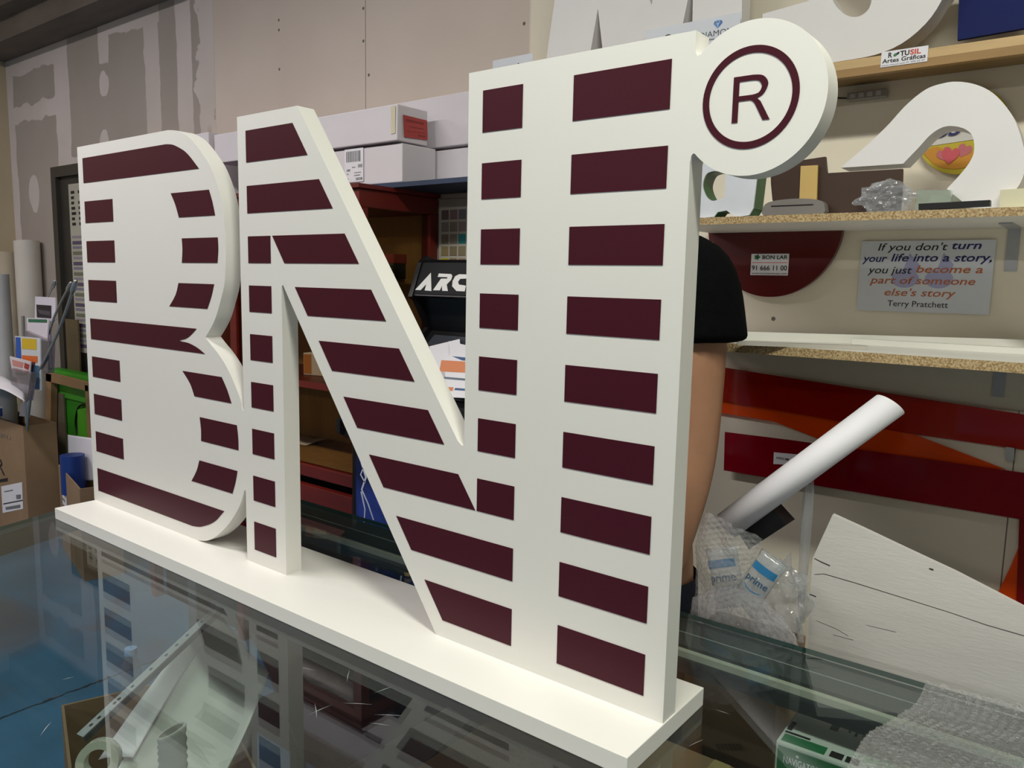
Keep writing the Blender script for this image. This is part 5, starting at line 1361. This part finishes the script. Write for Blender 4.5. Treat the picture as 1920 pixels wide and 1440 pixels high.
# head with face
bm = bmesh.new(); bmesh.ops.create_uvsphere(bm, u_segments=36, v_segments=28, radius=1)
HC = Vector((PX, PY - .02, 1.755))
for v in bm.verts:
    x, y, z = v.co
    wx = .076 * (1 - .16 * max(0, -z) ** 1.5); wy = .095; wz = .118
    q = Vector((x * wx, y * wy, z * wz))
    if y < 0:
        g_ = lambda cx, cz, s: math.exp(-(((x * .076 - cx) ** 2 + (z * .118 - cz) ** 2) / (s * s)))
        q.y -= .020 * g_(0, -.022, .011) + .012 * g_(0, -.005, .009) + .006 * g_(0, -.055, .016) + .010 * g_(0, -.095, .022)
        q.y += .010 * g_(.031, .010, .014) + .010 * g_(-.031, .010, .014)
        q.y -= .004 * g_(.03, .032, .014) + .004 * g_(-.03, .032, .014)
    v.co = HC + q
obj('head', bm, M_skin, man, True)
for s_ in (1, -1):
    bm = bmesh.new(); bmesh.ops.create_uvsphere(bm, u_segments=14, v_segments=10, radius=.0115, matrix=Matrix.Translation(HC + Vector((s_ * .031, -.078, .010)))); obj('eye', bm, M_paper, man, True)
    bm = bmesh.new(); bmesh.ops.create_uvsphere(bm, u_segments=10, v_segments=8, radius=.005, matrix=Matrix.Translation(HC + Vector((s_ * .031, -.0875, .010)))); obj('iris', bm, M_hair, man, True)
    bm = bmesh.new(); bmesh.ops.create_uvsphere(bm, u_segments=12, v_segments=10, radius=1, matrix=Matrix.Translation(HC + Vector((s_ * .076, .008, -.005))) @ Matrix.Diagonal((.010, .018, .032, 1))); obj('ear', bm, M_skin, man, True)
    bm = bmesh.new(); tube(bm, [HC + Vector((s_ * .016, -.088, .030)), HC + Vector((s_ * .031, -.088, .036)), HC + Vector((s_ * .047, -.078, .030))], .0035, 8); obj('eyebrow', bm, M_hair, man, True)
bm = bmesh.new(); tube(bm, [HC + Vector((-.024, -.084, -.052)), HC + Vector((0, -.092, -.054)), HC + Vector((.024, -.084, -.052))], [.003, .0055, .003], 8); obj('mouth', bm, mat('lips', '7c4038', .5), man, True)
bm = bmesh.new(); bmesh.ops.create_uvsphere(bm, u_segments=32, v_segments=24, radius=1)
bmesh.ops.delete(bm, geom=[v for v in bm.verts if v.co.z < (.42 if v.co.y < -.3 else (-.30 if v.co.y > .1 else .05))], context='VERTS')
for v in bm.verts: v.co = HC + Vector((v.co.x * .081, v.co.y * .101 + .002, v.co.z * .126 + .002)) + Vector((0, 0, .002 * noise.noise(v.co * 20)))
obj('hair', bm, M_hair, man, True)
# t-shirt: own skin mesh, short loose sleeves
V = []; E = []; R = []
p0 = vtx((PX, PY + .01, 1.0), (.120, .09)); p1 = vtx((PX, PY + .005, 1.13), (.135, .100), p0); p2 = vtx((PX, PY + .01, 1.33), (.172, .125), p1); p3 = vtx((PX, PY + .01, 1.465), (.145, .108), p2); p4 = vtx((PX, PY + .005, 1.545), (.082, .080), p3)
slv = AY(1322, 610, .54)
for (shd, elb, wri, pm, s_) in sl:
    cl_ = vtx((PX + s_ * .065, PY + .005, 1.550), .078, p3); a = vtx(shd + Vector((s_ * .002, 0, -.004)), .080, cl_)
    b_ = vtx(shd.lerp(elb, .25) + Vector((s_ * .012, 0, 0)), .086, a); c_ = vtx(shd.lerp(elb, .42) + Vector((s_ * .018, 0, 0)), .088, b_); c_ = vtx(shd.lerp(elb, .46) + Vector((s_ * .019, 0, 0)), .089, c_)
ts = skin('t_shirt', V, E, R, M_cloth, man, 2)
def loft(bm, rings, n=32):
    G = [[bm.verts.new((cx + rx * math.cos(2 * PI * j / n), cy + ry * math.sin(2 * PI * j / n), z)) for j in range(n)] for cx, cy, z, rx, ry in rings]
    for i in range(len(G) - 1):
        for j in range(n): bm.faces.new((G[i][j], G[i][(j + 1) % n], G[i + 1][(j + 1) % n], G[i + 1][j]))
    return bm
bm = bmesh.new(); bm.from_mesh(ts.data)
loft(bm, [(PX, PY + .012, z, rx, ry) for z, rx, ry in ((.93, .150, .118), (.95, .152, .120), (1.05, .148, .116), (1.2, .158, .116), (1.33, .180, .119), (1.42, .196, .118), (1.49, .188, .106), (1.54, .150, .090), (1.575, .105, .076), (1.60, .072, .068), (1.598, .066, .062))])
for v in bm.verts: v.co += Vector((.004 * noise.noise(v.co * 9), .005 * noise.noise(v.co * 8 + Vector((5, 0, 0))), 0))
bm.to_mesh(ts.data); bm.free()
for p in ts.data.polygons: p.use_smooth = True
bm = bmesh.new()
loft(bm, [(PX, PY + .012, z, rx, ry) for z, rx, ry in ((1.0, .138, .106), (.96, .142, .110), (.88, .152, .114), (.82, .156, .108), (.79, .140, .095))])
for s_ in (1, -1):
    loft(bm, [(PX + s_ * dx, PY + .012 + dy, z, rx, ry) for dx, dy, z, rx, ry in ((.082, 0, .86, .090, .108), (.088, 0, .76, .092, .105), (.100, -.004, .60, .080, .090), (.108, -.006, .48, .070, .078), (.112, .006, .32, .068, .074), (.116, .012, .12, .062, .068), (.118, .010, .055, .064, .072))])
obj('trousers', bm, M_jeans, man, True)
for s_ in (1, -1):
    o = blob('shoe', PX + s_ * .125, PY - .03, .045, .048, .135, .05, .05, 40, M_black, 3, .001, parent=man)

# ================================================================== finishing: put each group's empty at the foot of its parts
def kin(o): return o.name.split('.')[0]
HOST = {'stripe': 'letter_panel', 'registered_ring': 'letter_panel', 'registered_letter': 'letter_panel', 'marquee_letter': 'marquee', 'button': 'control_panel', 'joystick': 'control_panel',
        'lightning_bolt': 'front_artwork', 'chart_mark': 'sheet', 'chart_bar': 'sheet', 'swatch': 'sheet', 'lettering': 'sheet', 'logo_leaf': 'sheet', 'quote_mark': 'sheet', 'red_rule': 'sheet',
        'diamond_facet': 'sheet', 'black_emblem': 'sheet', 'print': 'cover', 'orange_print': 'sheet', 'label_print': ('red_label', 'shipping_label'), 'iris': 'eye', 'socket': 'housing',
        'lamp_tube': 'housing', 'blue_logo': 'roll', 'fruit': 'sign_face', 'white_field': 'sign_face', 'orange_field': 'sign_face', 'dark_band': 'sign_face', 'bead': 'tin_body', 'black_cord': 'crate_body'}
for r in [o for o in C.objects if o.parent is None]:
    ch = [c for c in C.objects if c.parent == r]
    for c in ch:
        h = HOST.get(kin(c))
        if not h: continue
        h = (h,) if isinstance(h, str) else h
        if kin(c) == 'print' and kin(r) == 'paper_sheet': h = ('sheet',)
        if kin(c) == 'lettering' and kin(r) == 'round_fruit_sign': h = ('sign_face',)
        if kin(c) == 'lettering' and kin(r) == 'air_pillow': h = ('pillow',)
        hs = [q for q in ch if kin(q) in h]
        if not hs: continue
        cc_ = lambda o_: sum((v.co for v in o_.data.vertices), Vector()) / len(o_.data.vertices)
        q = min(hs, key=lambda q_: (cc_(q_) - cc_(c)).length)
        inv = c.matrix_parent_inverse.copy()
        c.parent = q
        if q.matrix_parent_inverse == inv: c.matrix_parent_inverse = Matrix.Identity(4)
bpy.context.view_layer.update()
for r in [o for o in C.objects if o.type == 'EMPTY' and o.parent is None]:
    if r.location.length > 1e-6: continue
    ms_ = [c for c in C.objects if c.parent == r and c.type == 'MESH']
    if not ms_: continue
    co = [c.matrix_world @ v.co for c in ms_ for v in c.data.vertices]
    lo_ = Vector((min(v.x for v in co), min(v.y for v in co), min(v.z for v in co))); hi_ = Vector((max(v.x for v in co), max(v.y for v in co), max(v.z for v in co)))
    loc = Vector(((lo_.x + hi_.x) / 2, (lo_.y + hi_.y) / 2, lo_.z))
    r.location = loc
    for c in ms_: c.location = c.location - loc
